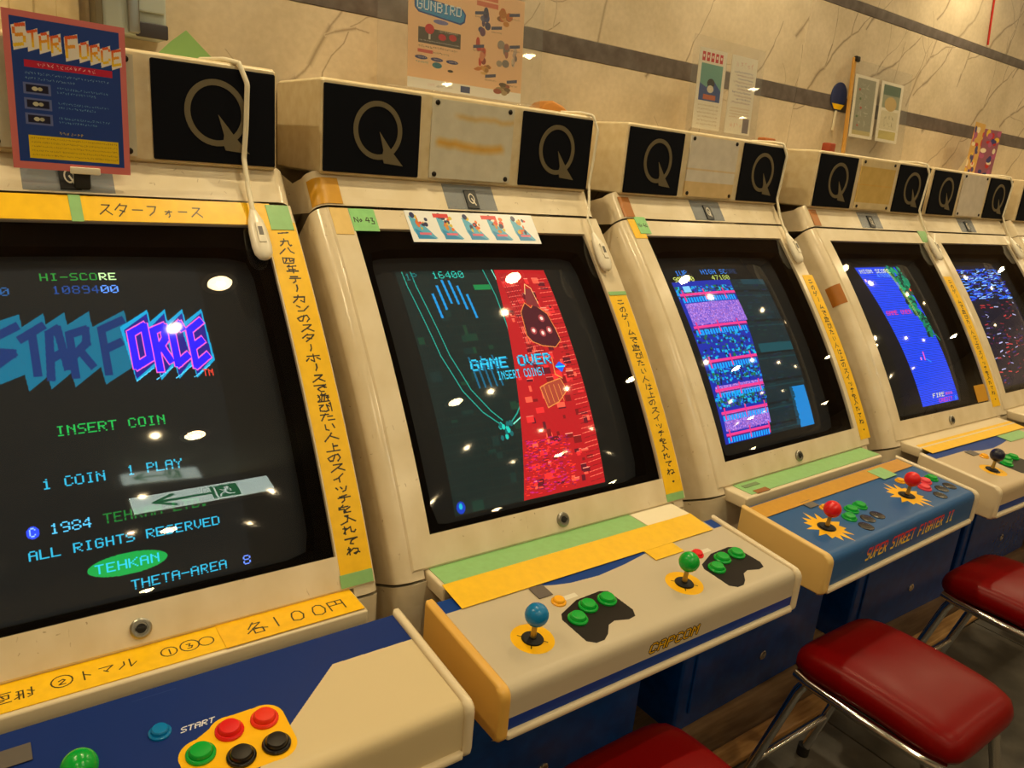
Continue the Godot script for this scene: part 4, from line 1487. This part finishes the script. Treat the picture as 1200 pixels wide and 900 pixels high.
	flat_tape(cp, "clear_tape", -0.185, -0.150, 0.680, 0.706, -0.0066, -0.0086, M.tape_grey)
	shoulder_tape(c[3], M.tape_brown, -0.325, -0.290)
	# 4: cream panel with a black ball stick
	c = cabinet(3, Vector3(1.5412, 0, 0.0062), -1.1208, "white arcade cabinet showing a green serpent on deep blue, black ball on its joystick", tube_mat(screen_serpent()), pr[3], 3)
	o = c[0]; cp = c[1]
	stick(cp, -0.212, 0.770, "navy")
	stick(cp, 0.120, 0.770, "navy")
	for dx in [0.02, 0.352]:
		for e in [[-0.142, 0.769], [-0.106, 0.752], [-0.065, 0.752]]:
			if e[0] + dx < 0.31:
				press(cp, e[0] + dx, e[1], "green")
	press(cp, -0.138, 0.716, "yellow", "small_button_mesh", "start_button")
	front_tape(o, "tape_label", 0.281, 0.334, 0.034, 0.418, yellow_hand("このゲームで遊びたい人は上のスイッチを入れてね。", 80, 700, 38, 27.0, 14, true, Color(0.975, 0.775, 0.03), 3.6), 0.0, "yellow tape with handwritten Japanese note beside the screen")
	front_tape(o, "tape_strip", 0.196, 0.268, 0.056, 0.104, M.tape_ochre, -0.002)
	flat_tape(c[2], "tape_strip", -0.290, 0.290, 0.600, 0.648, 0.0022, -0.0030, M.tape_yellow)
	flat_tape(cp, "tape_strip", 0.090, 0.240, 0.650, 0.690, -0.0045, -0.0075, M.tape_green)
	flat_tape(cp, "clear_tape", -0.168, -0.132, 0.676, 0.702, -0.0064, -0.0086, M.tape_grey)
	shoulder_tape(c[3], M.tape_brown, -0.320, -0.285)
	front_tape(o, "tape_strip", 0.270, 0.325, 0.522, 0.556, M.tape_green)
	b_side_tape(o)
	# 5 and 6: farther along the row
	c = cabinet(4, Vector3(2.2619, 0, -0.0126), -0.0926, "white arcade cabinet showing blue and white waves over red sparks, second from the far end", tube_mat(screen_waves()), pr[3], 4)
	stick(c[1], -0.212, 0.770, "navy")
	press(c[1], -0.122, 0.769, "green")
	front_tape(c[0], "tape_label", 0.281, 0.334, 0.034, 0.418, M.tape_yellow)
	c = cabinet(5, Vector3(2.990, 0, 0.0), 0.0, "farthest white arcade cabinet, cut off by the right edge of the picture", tube_mat(screen_waves()), pr[3], 5)
	stick(c[1], -0.212, 0.770, "navy")

func b_side_tape(o: Node3D) -> void:
	# brown tape wrapped on the rounded left column
	var b := Bld.new()
	b.slab(func(u, v, f):
		var a: float = lerpf(-0.2, 1.2, u)
		var aa := clampf(a, 0.0, PI / 2)
		var r: float = 0.030 + f
		var extra := minf(a, 0.0) * 0.05
		return S(-0.317 - r * cos(aa), lerpf(0.408, 0.360, v), -0.033 + r * sin(aa) + extra), 8, 3, 0.0003, 0.0012)
	part("tape_strip", b.done(), M.tape_brown, o, "brown tape wrapped round the left column")

func shoulder_tape(hood: Node3D, m: Material, x0: float, x1: float) -> void:
	var b := Bld.new()
	b.slab(func(u, v, f): return HD(lerpf(x0, x1, u), lerpf(0.80, 0.02, v), f + 0.0007 - 0.030 * (1.0 - sqrt(1.0 - pow(clampf((absf(lerpf(x0, x1, u)) - 0.315) / 0.028, 0.0, 0.99), 2.0)))), 8, 2, 0.0, 0.0010)
	part("tape_strip", b.done(), m, hood)

func sticker_tex() -> ImageTexture:
	var p := Pic.new(618, 109, c8(236, 238, 240))
	var rg := RandomNumberGenerator.new()
	rg.seed = 71
	for k in 5:
		var x := 12.0 + k * 121
		p.poly([[x, 18], [x + 26, 30], [x + 66, 60], [x + 100, 96], [x + 20, 98], [x + 4, 70]], c8(92, 176, 216))
		p.poly([[x + 10, 62], [x + 60, 84], [x + 96, 98], [x + 14, 98]], c8(40, 140, 200))
		# plain colour patches stand in for the printed figures
		var cols := [c8(226, 110, 30), c8(40, 46, 90), c8(214, 190, 70), c8(220, 70, 50), c8(206, 140, 50)]
		for i in 12:
			p.oval(x + 50 + rg.randf_range(-26, 26), 46 + rg.randf_range(-26, 24), rg.randf_range(4, 11), rg.randf_range(4, 10), cols[(k + i) % 5])
		p.oval(x + 16, 16, 11, 10, c8(36, 44, 96))
		p.rect(x + 26, 76, x + 78, 84, c8(226, 110, 140))
	p.rect(122, 8, 192, 22, c8(216, 60, 60))
	p.rect(350, 8, 426, 22, c8(216, 60, 60))
	return p.tex()

# ------------------------------------------------------------------ stools
func stools() -> void:
	var first: Node3D
	for i in 3:
		var x: float = [-0.082, 0.564, 1.190][i]
		var lab: String = ["red vinyl stool with chrome legs before the yellow-sided control panel, cut off by the frame", "red vinyl stool with chrome frame before the blue spark-decal control panel", "red vinyl stool at the right edge, before the cabinet with the black ball joystick"][i]
		if i == 0:
			first = thing("stool", lab, "stool", Vector3(x, 0, 0.975), 0.0, "red vinyl stools")
			build_stool(first)
		else:
			var d: Node3D = first.duplicate()
			d.name = numbered("stool")
			add_child(d)
			d.position = Vector3(x, 0, 0.975)
			d.set_meta("label", lab)

func build_stool(o: Node3D) -> void:
	var b := Bld.new()
	# cushion: rounded rectangle, soft crown
	var loops := []
	var outline := func(inset: float) -> Array:
		var l := []
		for i in 48:
			var a := TAU * i / 48.0
			var d := Vector2(cos(a), sin(a))
			var k := pow(pow(absf(d.x), 7.0) + pow(absf(d.y), 7.0), -1.0 / 7.0)
			l.append(Vector2(d.x * k * (0.140 - inset), d.y * k * (0.168 - inset)))
		return l
	for e in [[0.030, 0.392], [0.006, 0.396], [0.0, 0.408], [0.0, 0.420], [0.004, 0.434], [0.014, 0.444], [0.030, 0.450], [0.060, 0.454], [0.100, 0.456], [0.132, 0.457]]:
		var l := []
		for q in outline.call(e[0]):
			l.append(Vector3(q.x, e[1] + 0.008 - 0.010 * pow(q.y / 0.168, 2), -q.y))
		loops.append(l)
	b.loft(loops)
	b.fan(loops[0], true)
	b.fan(loops[loops.size() - 1])
	part("cushion", b.done(60), M.vinyl, o, "dark red vinyl cushion")
	b = Bld.new()
	b.box(Vector3(0, 0.394, 0), Vector3(0.24, 0.012, 0.29), 0.003)
	part("seat_board", b.done(), M.rubber, o)
	for s in [-1.0, 1.0]:
		b = Bld.new()
		b.tube([Vector3(s * 0.130, 0.392, -0.145), Vector3(s * 0.137, 0.391, -0.11), Vector3(s * 0.139, 0.390, 0.0), Vector3(s * 0.137, 0.391, 0.11), Vector3(s * 0.124, 0.390, 0.152)], 0.0105, 12)
		part("side_rail", b.done(), M.chrome, o)
		for z in [-1.0, 1.0]:
			b = Bld.new()
			b.tube([Vector3(s * 0.130, 0.386, z * 0.120), Vector3(s * 0.132, 0.360, z * 0.132), Vector3(s * 0.140, 0.012, z * 0.225)], 0.0105, 12)
			part("leg", b.done(), M.chrome, o)
			b = Bld.new()
			b.lathe([[0.014, 0.0], [0.015, 0.004], [0.0145, 0.028], [0.011, 0.030]], 14, Transform3D(Basis(), Vector3(s * 0.140, 0.0, z * 0.2255)))
			part("foot_cap", b.done(), M.rubber, o)
	for z in [-1.0, 1.0]:
		b = Bld.new()
		b.tube([Vector3(-0.136, 0.14, z * 0.190), Vector3(0.136, 0.14, z * 0.190)], 0.008, 10)
		part("stretcher", b.done(), M.chrome, o)

# ------------------------------------------------------------------ posters, cards and fittings along the wall
func card_mesh(w: float, h: float, t := 0.0012) -> ArrayMesh:      # stands on its lower edge, faces +z
	var b := Bld.new()
	b.slab(func(u, v, f): return Vector3((u - 0.5) * w, (1.0 - v) * h, f), 1, 1, -t, 0.0)
	return b.done()

func words(p: Pic, x0: float, x1: float, y: float, h: float, c: Color, sd: int) -> void:   # small unreadable print: short strokes
	var rg := RandomNumberGenerator.new()
	rg.seed = sd
	var x := x0
	while x < x1:
		for k in 3:
			p.line(x + rg.randf() * h * 0.7, y + rg.randf() * h, x + rg.randf() * h * 0.9, y + rg.randf() * h, 1.4, c)
		x += h * 1.05

func game_card_tex() -> ImageTexture:
	var p := Pic.new(480, 660, c8(214, 116, 116))
	p.rect(26, 26, 454, 628, c8(22, 60, 142))
	# slanted orange and yellow title
	var strokes := ["STAR", "FORCE"]
	var x := 34.0
	var s := "STAR FORCE"
	for i in s.length():
		if s[i] == " ":
			x += 12
			continue
		var big := 1.45 if i == 0 or i == 5 else 1.0
		var w := 42.0 * (1.25 if i == 0 or i == 5 else 1.0)
		var top := 66.0 + 7.0 * i * 0.5 - (16.0 if big > 1 else 0.0)
		var hh := 84.0 * (1.25 if big > 1 else 1.0)
		p.poly([[x - 3, top + 14], [x + w - 1, top - 8], [x + w + 2, top + hh - 10], [x + 1, top + hh + 10]], c8(236, 226, 214))
		for r in 7:
			for k in 5:
				if int(FONT[s[i]][r]) & (16 >> k):
					var yy := top + 8 + r * (hh - 14) / 7.0 - k * 2.4
					p.rect(x + 1 + k * w / 5.4, yy, x + 2 + (k + 1) * w / 5.4, yy + (hh - 10) / 7.0, c8(224, 92, 44).lerp(c8(240, 196, 40), clampf(r / 5.0, 0, 1)))
		x += w + 2
	p.rect(70, 196, 420, 226, c8(190, 24, 62))
	words(p, 120, 340, 202, 17, c8(240, 220, 225), 3)
	for r in 2:
		words(p, 70, 400 - 140 * r, 244 + 22 * r, 11, c8(120, 170, 210), 10 + r)
	for k in 3:
		var y := 290.0 + 64 * k
		p.rect(60, y, 166, y + 48, c8(96, 110, 170))
		p.rect(70, y + 8, 156, y + 40, c8(18, 20, 52))
		p.oval(104, y + 24, 12, 9, c8(200, 196, 170))
		p.oval(124, y + 24, 10, 8, c8(180, 176, 150))
		for r in 2:
			words(p, 190, 400 - 60 * r, y + 6 + 18 * r, 10, c8(110, 170, 215), 30 + k * 3 + r)
	words(p, 188, 280, 488, 14, c8(230, 200, 60), 51)
	p.rect(66, 512, 432, 612, c8(236, 200, 24))
	for r in 5:
		words(p, 76, 424, 520 + 18 * r, 8, c8(170, 130, 30), 60 + r)
	return p.tex()

func poster_tex() -> ImageTexture:
	var p := Pic.new(744, 526, c8(246, 202, 156))
	p.rect(0, 476, 744, 526, c8(240, 236, 228))
	p.sy = 0.8; p.oy = -94.0        # the left half's print sits lower on the sheet
	# title
	p.poly([[34, 40], [60, 18], [330, 44], [352, 72], [346, 120], [320, 140], [60, 112], [36, 86]], c8(20, 70, 150))
	p.poly([[42, 44], [64, 26], [326, 50], [344, 74], [338, 114], [316, 130], [64, 104], [44, 82]], c8(50, 150, 210))
	p.text("GUNBIRD", 52, 36, 40, 62, c8(20, 80, 160), 0.0)
	p.text("GUNBIRD", 50, 34, 40, 60, c8(226, 240, 246), 0.0)
	p.oval(196, 148, 46, 14, c8(120, 120, 180))
	# joystick diagram
	p.rect(60, 196, 322, 288, c8(84, 74, 66))
	p.oval(128, 200, 28, 30, c8(206, 32, 42))
	p.rect(122, 230, 134, 262, c8(220, 210, 200))
	p.oval(206, 236, 24, 20, c8(206, 32, 52))
	p.oval(272, 228, 24, 20, c8(206, 32, 42))
	words(p, 180, 300, 196, 12, c8(236, 226, 210), 4)
	words(p, 66, 310, 268, 8, c8(220, 210, 200), 5)
	words(p, 60, 300, 300, 14, c8(60, 50, 44), 6)
	p.rect(58, 326, 150, 346, c8(214, 92, 80))
	words(p, 152, 250, 330, 12, c8(90, 70, 60), 7)
	for k in 3:
		p.oval(80 + k * 96, 376, 38, 12, c8(46, 52, 116))
		words(p, 60 + k * 96, 106 + k * 96, 371, 8, c8(220, 214, 220), 8 + k)
	words(p, 50, 120, 398, 12, c8(60, 150, 150), 12)
	p.oval(178, 410, 30, 18, c8(30, 120, 140))
	p.oval(262, 432, 18, 8, c8(40, 30, 20))
	p.sy = 1.0; p.oy = 0.0
	# right half: headline and plain colour patches where the printed figures were
	p.rect(420, 22, 560, 40, c8(222, 120, 90))
	p.rect(420, 48, 562, 72, c8(222, 120, 90))
	for e in [[470, 150, 40, 70, c8(60, 70, 130)], [620, 130, 56, 66, c8(206, 130, 40)], [458, 300, 36, 70, c8(206, 70, 40)], [600, 290, 50, 62, c8(150, 140, 132)], [680, 300, 26, 56, c8(196, 182, 170)], [470, 380, 54, 30, c8(216, 150, 50)], [610, 462, 58, 40, c8(120, 96, 50)]]:
		var rg := RandomNumberGenerator.new()
		rg.seed = int(e[0] * 3 + e[1])
		for i in 9:
			var c: Color = e[4]
			p.oval(e[0] + rg.randf_range(-0.7, 0.7) * e[2], e[1] + rg.randf_range(-0.8, 0.8) * e[3], e[2] * rg.randf_range(0.25, 0.5), e[3] * rg.randf_range(0.2, 0.4), c.lerp([c8(240, 210, 160), c8(60, 40, 40), c8(200, 60, 40)][i % 3], rg.randf() * 0.5))
	for e in [[410, 92], [640, 66], [404, 258], [650, 226], [640, 408], [520, 150], [490, 396]]:
		p.poly([[e[0], e[1] + 12], [e[0] + 72, e[1]], [e[0] + 72, e[1] + 16], [e[0], e[1] + 28]], c8(70, 76, 110))
		words(p, e[0], e[0] + 70, e[1] + 32, 9, c8(110, 90, 80), int(e[0] + e[1]))
	words(p, 120, 170, 494, 16, c8(220, 150, 150), 20)
	words(p, 176, 270, 498, 12, c8(70, 60, 60), 21)
	p.rect(330, 484, 392, 516, c8(60, 70, 120))
	return p.tex()

func note_tex(kind: int) -> ImageTexture:
	var p := Pic.new(220, 420, c8(240, 232, 214))
	if kind == 0:      # picture card with red title
		for k in 5:
			p.rect(24 + 35 * k, 20, 48 + 35 * k, 66, c8(206, 40, 50))
			p.rect(30 + 35 * k, 34, 42 + 35 * k, 48, c8(240, 226, 214))
		p.rect(24, 78, 196, 270, c8(110, 168, 156))
		p.poly([[24, 180], [80, 200], [120, 150], [196, 210], [196, 270], [24, 270]], c8(34, 74, 150))
		p.oval(112, 176, 30, 24, c8(24, 26, 34))
		p.oval(112, 206, 26, 20, c8(226, 214, 190))
		p.rect(60, 236, 160, 262, c8(200, 100, 60))
		for r in 6:
			words(p, 28, 190, 288 + 20 * r, 10, c8(180, 150, 100), r + 1)
	elif kind == 1:    # text card
		words(p, 40, 180, 30, 30, c8(196, 60, 60), 31)
		for r in 10:
			words(p, 30 + 20 * (r % 3), 190, 80 + 18 * r, 11, c8(120, 60, 90) if r % 2 else c8(60, 60, 130), 40 + r)
		for r in 4:
			words(p, 28, 190, 276 + 16 * r, 8, c8(200, 150, 90), 50 + r)
		words(p, 40, 130, 360, 26, c8(220, 120, 90), 60)
		p.rect(150, 330, 204, 410, c8(120, 108, 116))
	elif kind == 2:    # vertical brush lettering on grey
		p.rect(24, 20, 196, 400, c8(150, 150, 132))
		for r in 5:
			words(p, 60, 150, 50 + 62 * r, 46, c8(236, 230, 214), 70 + r)
			p.oval(52 + 14 * (r % 3), 96 + 60 * r, 9, 8, [c8(190, 60, 40), c8(70, 110, 60)][r % 2])
		p.rect(24, 370, 196, 400, c8(196, 180, 120))
	else:              # green and cream picture card
		p.rect(24, 20, 196, 130, c8(70, 104, 84))
		p.rect(24, 90, 196, 180, c8(150, 156, 130))
		p.oval(110, 150, 60, 50, c8(206, 176, 110))
		p.rect(24, 200, 196, 330, c8(222, 212, 180))
		for r in 2:
			words(p, 60, 170, 230 + 46 * r, 36, c8(50, 44, 36), 80 + r)
		p.rect(24, 340, 196, 400, c8(206, 190, 110))
	return p.tex()

func stand_on_box(z: float) -> float:
	return 0.775 + H

func wall_things() -> void:
	# pink-framed game card hung in front of the leftmost speaker box
	var o := thing("game_card", "pink-edged blue STAR FORCE instruction card hanging on the leftmost speaker box", "sign", V(-0.718, 0.588, 0.172), deg_to_rad(1.0))
	o.rotation.z = deg_to_rad(-0.6)
	part("card_print", card_mesh(0.153, 0.212, 0.004), mat(Color.WHITE, 0.25, 0.0, game_card_tex()), o)
	var b := Bld.new()
	b.box(Vector3(0.014, 0.002, 0.003), Vector3(0.040, 0.010, 0.004), 0.001)
	part("card_label", b.done(), M.paper, o)
	b = Bld.new()
	b.box(Vector3(0.010, -0.010, -0.004), Vector3(0.022, 0.030, 0.010), 0.002)
	part("clip", b.done(), M.rubber, o)
	# acrylic stand with the big poster
	o = thing("poster_stand", "clear acrylic stand with a peach-coloured GUNBIRD poster on the second speaker box", "poster", V(0.018, 0.7752, 0.085))
	o.rotation.x = deg_to_rad(-4.0)
	part("poster", card_mesh(0.278, 0.204), mat(Color.WHITE, 0.4, 0.0, poster_tex()), o).position = Vector3(0.0, 0.010, 0.0)
	b = Bld.new()
	b.slab(func(u, v, f): return Vector3(lerpf(-0.205, 0.190, u), lerpf(0.30, 0.0, v), f), 1, 1, 0.001, 0.003)
	part("acrylic_sheet", b.done(), M.acrylic, o, "clear acrylic sheet")
	b = Bld.new()
	b.box(Vector3(-0.01, 0.004, 0.008), Vector3(0.36, 0.006, 0.016), 0.001)
	part("acrylic_foot", b.done(), M.acrylic, o)
	# two narrow cards in a clear sleeve
	o = thing("card_holder", "clear sleeve with two narrow cards, red-titled picture and text, on the third speaker box", "poster", V(0.893, 0.7752, 0.035))
	o.rotation.x = deg_to_rad(-3.0)
	for k in 2:
		part("card", card_mesh(0.112, 0.205), mat(Color.WHITE, 0.4, 0.0, note_tex(k)), o).position = Vector3(-0.066 + 0.134 * k, 0.018, 0.0)
	b = Bld.new()
	b.slab(func(u, v, f): return Vector3(lerpf(-0.150, 0.150, u), lerpf(0.25, 0.0, v), f), 1, 1, 0.001, 0.003)
	part("acrylic_sheet", b.done(), M.acrylic, o, "clear acrylic sheet")
	b = Bld.new()
	b.box(Vector3(0, 0.004, 0.006), Vector3(0.26, 0.006, 0.014), 0.001)
	part("acrylic_foot", b.done(), M.acrylic, o)
	# framed pair of cards against the wall, wooden stick at its left
	o = thing("framed_cards", "clear board with two tall cards and a wooden edge stick leaning on the wall", "poster", V(1.845, 0.7752, -0.055))
	o.rotation.x = deg_to_rad(-5.0)
	for k in 2:
		part("card", card_mesh(0.150, 0.205), mat(Color.WHITE, 0.4, 0.0, note_tex(2 + k)), o).position = Vector3(-0.092 + 0.172 * k, 0.076, 0.0)
	b = Bld.new()
	b.slab(func(u, v, f): return Vector3(lerpf(-0.185, 0.200, u), lerpf(0.325, 0.0, v), f), 1, 1, 0.001, 0.003)
	part("acrylic_sheet", b.done(), M.acrylic, o, "clear acrylic sheet")
	b = Bld.new()
	b.box(Vector3(-0.188, 0.165, 0.0), Vector3(0.014, 0.33, 0.010), 0.002)
	part("edge_stick", b.done(), mat(c8(190, 140, 60), 0.5), o)
	b = Bld.new()
	b.box(Vector3(-0.180, 0.325, 0.004), Vector3(0.026, 0.018, 0.014), 0.003)
	part("clip", b.done(), M.screw, o)
	# colourful cards on the fifth box
	for k in 2:
		var p := Pic.new(120, 190, [c8(216, 170, 90), c8(150, 90, 110)][k])
		var rg := RandomNumberGenerator.new()
		rg.seed = 90 + k
		for i in 26:
			p.oval(rg.randf() * 120, rg.randf() * 190, rg.randf_range(8, 22), rg.randf_range(6, 16), [c8(196, 40, 40), c8(230, 190, 60), c8(60, 60, 120), c8(236, 220, 190), c8(180, 90, 130)][rg.randi() % 5])
		o = thing("picture_card", ["yellow and red picture card standing left on the fifth speaker box", "purple and red picture card standing right on the fifth speaker box"][k], "card", V(2.492 + 0.120 * k, 0.7752, 0.0), deg_to_rad([6.0, -8.0][k]), "picture cards on the fifth speaker box")
		part("card_print", card_mesh(0.116, [0.200, 0.185][k]), mat(Color.WHITE, 0.4, 0.0, p.tex()), o)
		b = Bld.new()
		b.prism(PackedVector2Array([Vector2(-0.05, 0.0), Vector2(0.0, 0.0), Vector2(0.0, 0.12)]), Vector3(0.002, 0, -0.0014), Vector3.BACK, Vector3.UP, 0.002)
		part("back_prop", b.done(), M.paper, o)
	# round blue fan on the wall
	b = Bld.new()
	b.lathe([[0.046, 0.0], [0.046, 0.003], [0.044, 0.004]], 32, Transform3D(Basis(Vector3.RIGHT, PI / 2), Vector3.ZERO))
	var pf := thing("round_fan", "round dark blue paper fan with yellow lower edge on the wall", "fan", V(1.630, 0.975, WALL_Z + 0.001))
	part("fan_disc", b.done(), mat(c8(34, 48, 96), 0.5), pf)
	b = Bld.new()
	b.prism(PackedVector2Array([Vector2(-0.038, -0.024), Vector2(-0.02, -0.041), Vector2(0.02, -0.041), Vector2(0.038, -0.024)]), Vector3(0, 0, 0.0042), Vector3.RIGHT, Vector3.UP, 0.001)
	part("fan_print", b.done(), M.tape_yellow, pf)
	b = Bld.new()
	b.box(Vector3(0, -0.075, 0.002), Vector3(0.012, 0.07, 0.003), 0.001)
	part("fan_handle", b.done(), M.paper, pf)
	# red wire down the wall
	b = Bld.new()
	b.tube([V(2.52, 1.74, WALL_Z + 0.004), V(2.545, 1.50, WALL_Z + 0.004), V(2.575, 1.36, WALL_Z + 0.004), V(2.590, 1.285, WALL_Z + 0.006)], 0.004)
	solo("red_wire", b.done(), mat(c8(176, 36, 20), 0.5), "thin red wire running down the wall at the top right", "wire")
	# grey fuse box beside a cream blind
	o = thing("fuse_box", "pale blue-grey metal box with a latch on the wall at the top left", "fuse box", V(-0.590, 0.812, WALL_Z))
	var fm := mat(c8(168, 176, 172), 0.4)
	b = Bld.new()
	b.box(Vector3(0, 0.16, 0.030), Vector3(0.110, 0.32, 0.060), 0.004)
	part("box_body", b.done(), fm, o)
	b = Bld.new()
	b.box(Vector3(0.030, 0.19, 0.064), Vector3(0.046, 0.30, 0.008), 0.003)
	part("box_door", b.done(), fm, o)
	b = Bld.new()
	b.box(Vector3(0.030, 0.012, 0.062), Vector3(0.052, 0.024, 0.008), 0.002)
	part("box_base", b.done(), mat(c8(50, 44, 50), 0.5), o)
	b = Bld.new()
	b.box(Vector3(0.000, 0.100, 0.070), Vector3(0.036, 0.070, 0.014), 0.003)
	var la := part("latch", b.done(), M.steel, o)
	b = Bld.new()
	b.box(Vector3(0.000, 0.035, 0.070), Vector3(0.018, 0.064, 0.012), 0.002)
	part("latch_arm", b.done(), M.steel, la)
	for yy in [0.085, 0.105]:
		b = Bld.new()
		b.tube([Vector3(-0.014, yy, 0.079), Vector3(0.014, yy, 0.079)], 0.004)
		part("latch_bolt", b.done(), M.screw, la)
	b = Bld.new()
	b.box(Vector3(-0.052, 0.16, 0.035), Vector3(0.012, 0.32, 0.066), 0.002)
	part("box_edge", b.done(), mat(c8(92, 82, 62), 0.6), o)
	var bl := thing("roller_blind", "cream vertical blind on the wall at the top left corner", "blind", V(-0.86, 0.78, WALL_Z))
	for i in 12:
		b = Bld.new()
		b.box(Vector3(-0.19 + 0.0335 * i, 0.50, 0.012 + 0.002 * (i % 2)), Vector3(0.034, 0.98, 0.004), 0.0015)
		part("slat", b.done(), M.cream, bl)
	b = Bld.new()
	b.box(Vector3(0, 1.005, 0.014), Vector3(0.42, 0.03, 0.03), 0.003)
	part("head_rail", b.done(), M.panel_white, bl)
	# scraps on top of the boxes
	b = Bld.new()
	b.prism(PackedVector2Array([Vector2(-0.055, 0.0), Vector2(0.060, 0.0), Vector2(0.040, 0.012), Vector2(-0.002, 0.050), Vector2(-0.028, 0.028)]), V(-0.520, 0.7752, 0.040), Vector3.RIGHT, Vector3.UP, 0.001)
	solo("paper_scrap", b.done(), mat(c8(132, 176, 104), 0.5), "pointed green paper scrap standing on the leftmost speaker box", "paper")
	b = Bld.new()
	b.prism(PackedVector2Array([Vector2(-0.055, 0.0), Vector2(0.050, 0.0), Vector2(0.020, 0.018), Vector2(-0.010, 0.026), Vector2(-0.030, 0.020)]), V(0.262, 0.7752, 0.030), Vector3.RIGHT, Vector3.UP, 0.05, 0.004)
	solo("cardboard_scrap", b.done(), mat(c8(196, 130, 52), 0.7), "folded orange-brown cardboard scrap on the second speaker box", "cardboard")
	b = Bld.new()
	b.box(V(1.080, 0.785, 0.05), Vector3(0.050, 0.018, 0.03), 0.003)
	solo("cardboard_scrap", b.done(), mat(c8(170, 96, 40), 0.7), "small flat brown block on the third speaker box", "cardboard")
	b = Bld.new()
	b.box(V(1.368, 0.790, 0.07), Vector3(0.032, 0.030, 0.03), 0.003)
	solo("cardboard_scrap", b.done(), mat(c8(150, 60, 30), 0.6), "small reddish brown block on the fourth speaker box", "cardboard")

# ------------------------------------------------------------------ cords with in-line switches
func smooth_path(k: Array, n := 8) -> Array:
	var c := Curve3D.new()
	for i in k.size():
		var d: Vector3 = (k[mini(i + 1, k.size() - 1)] - k[maxi(i - 1, 0)]) * 0.18
		c.add_point(k[i], -d, d)
	var out := []
	var m := n * (k.size() - 1)
	for i in m + 1:
		out.append(c.sample_baked(c.get_baked_length() * i / m))
	return out

func cords() -> void:
	var cab := [Vector3(-0.7246, 0, -0.0012), Vector3.ZERO, Vector3(0.7533, 0, -0.011), Vector3(1.5412, 0, 0.0062), Vector3(2.2619, 0, -0.0126)]
	var turn := [0.2119, 0.0, 1.4537, -1.1208, -0.0926]
	var lab := ["thick white cord with a rocker switch hanging over the leftmost speaker box", "white cord with a rocker switch beside the red and green game screen", "white cord with a rocker switch beside the lilac castle screen", "white cord with a switch beside the blue serpent screen", "white cord hanging over the fifth speaker box, farthest right"]
	for i in 5:
		var o := thing("switch_cord", lab[i], "cord", cab[i], deg_to_rad(turn[i]), "cords with switches hanging over the speaker boxes")
		var x: float = [0.262, 0.318, 0.300, 0.285, 0.285][i]
		var xs: float = [0.262, 0.292, 0.297, 0.297, 0.297][i]
		var ys: float = [0.462, 0.440, 0.452, 0.462, 0.462][i]       # lower end of the switch
		var k := [V(x - 0.045, 0.7795, 0.07), V(x - 0.020, 0.7805, 0.125), V(x - 0.004, 0.776, 0.150), V(x + 0.006, 0.745, 0.160), V(x + 0.004, 0.68, 0.158), V(x, 0.625, 0.157), V(lerpf(x, xs, 0.4), 0.578, 0.178), V(xs, 0.552, 0.195), S(xs, ys + 0.072, 0.013)]
		var b := Bld.new()
		b.tube(smooth_path(k), [0.0042, 0.003, 0.0034, 0.0034, 0.0032][i], 10)
		part("cord", b.done(), M.cord, o)
		# switch body: flattened capsule lying on the bezel
		b = Bld.new()
		var loops := []
		for q in [[0.0, 0.35], [0.002, 0.62], [0.008, 0.90], [0.018, 1.0], [0.040, 0.96], [0.056, 0.78], [0.066, 0.50], [0.074, 0.30]]:
			var l := []
			for a in 20:
				var t := TAU * a / 20.0
				l.append(S(xs + cos(t) * 0.0165 * q[1], ys + q[0], 0.0125 - sin(t) * 0.0115 * q[1]))
			loops.append(l)
		b.loft(loops)
		b.fan(loops[0], true)
		b.fan(loops[loops.size() - 1])
		part("switch_body", b.done(60), M.switch_white, o)
		b = Bld.new()
		b.slab(func(u, v, f): return S(xs + lerpf(-0.006, 0.006, u), ys + lerpf(0.048, 0.020, v), f), 1, 2, 0.021, 0.0255 )
		var rk := part("rocker", b.done(), M.switch_white, o)
		b = Bld.new()
		b.slab(func(u, v, f): return S(xs + lerpf(-0.0035, 0.0035, u), ys + lerpf(0.042, 0.030, v), f), 1, 1, 0.0256, 0.0260)
		part("switch_mark", b.done(), M.tape_grey, rk)
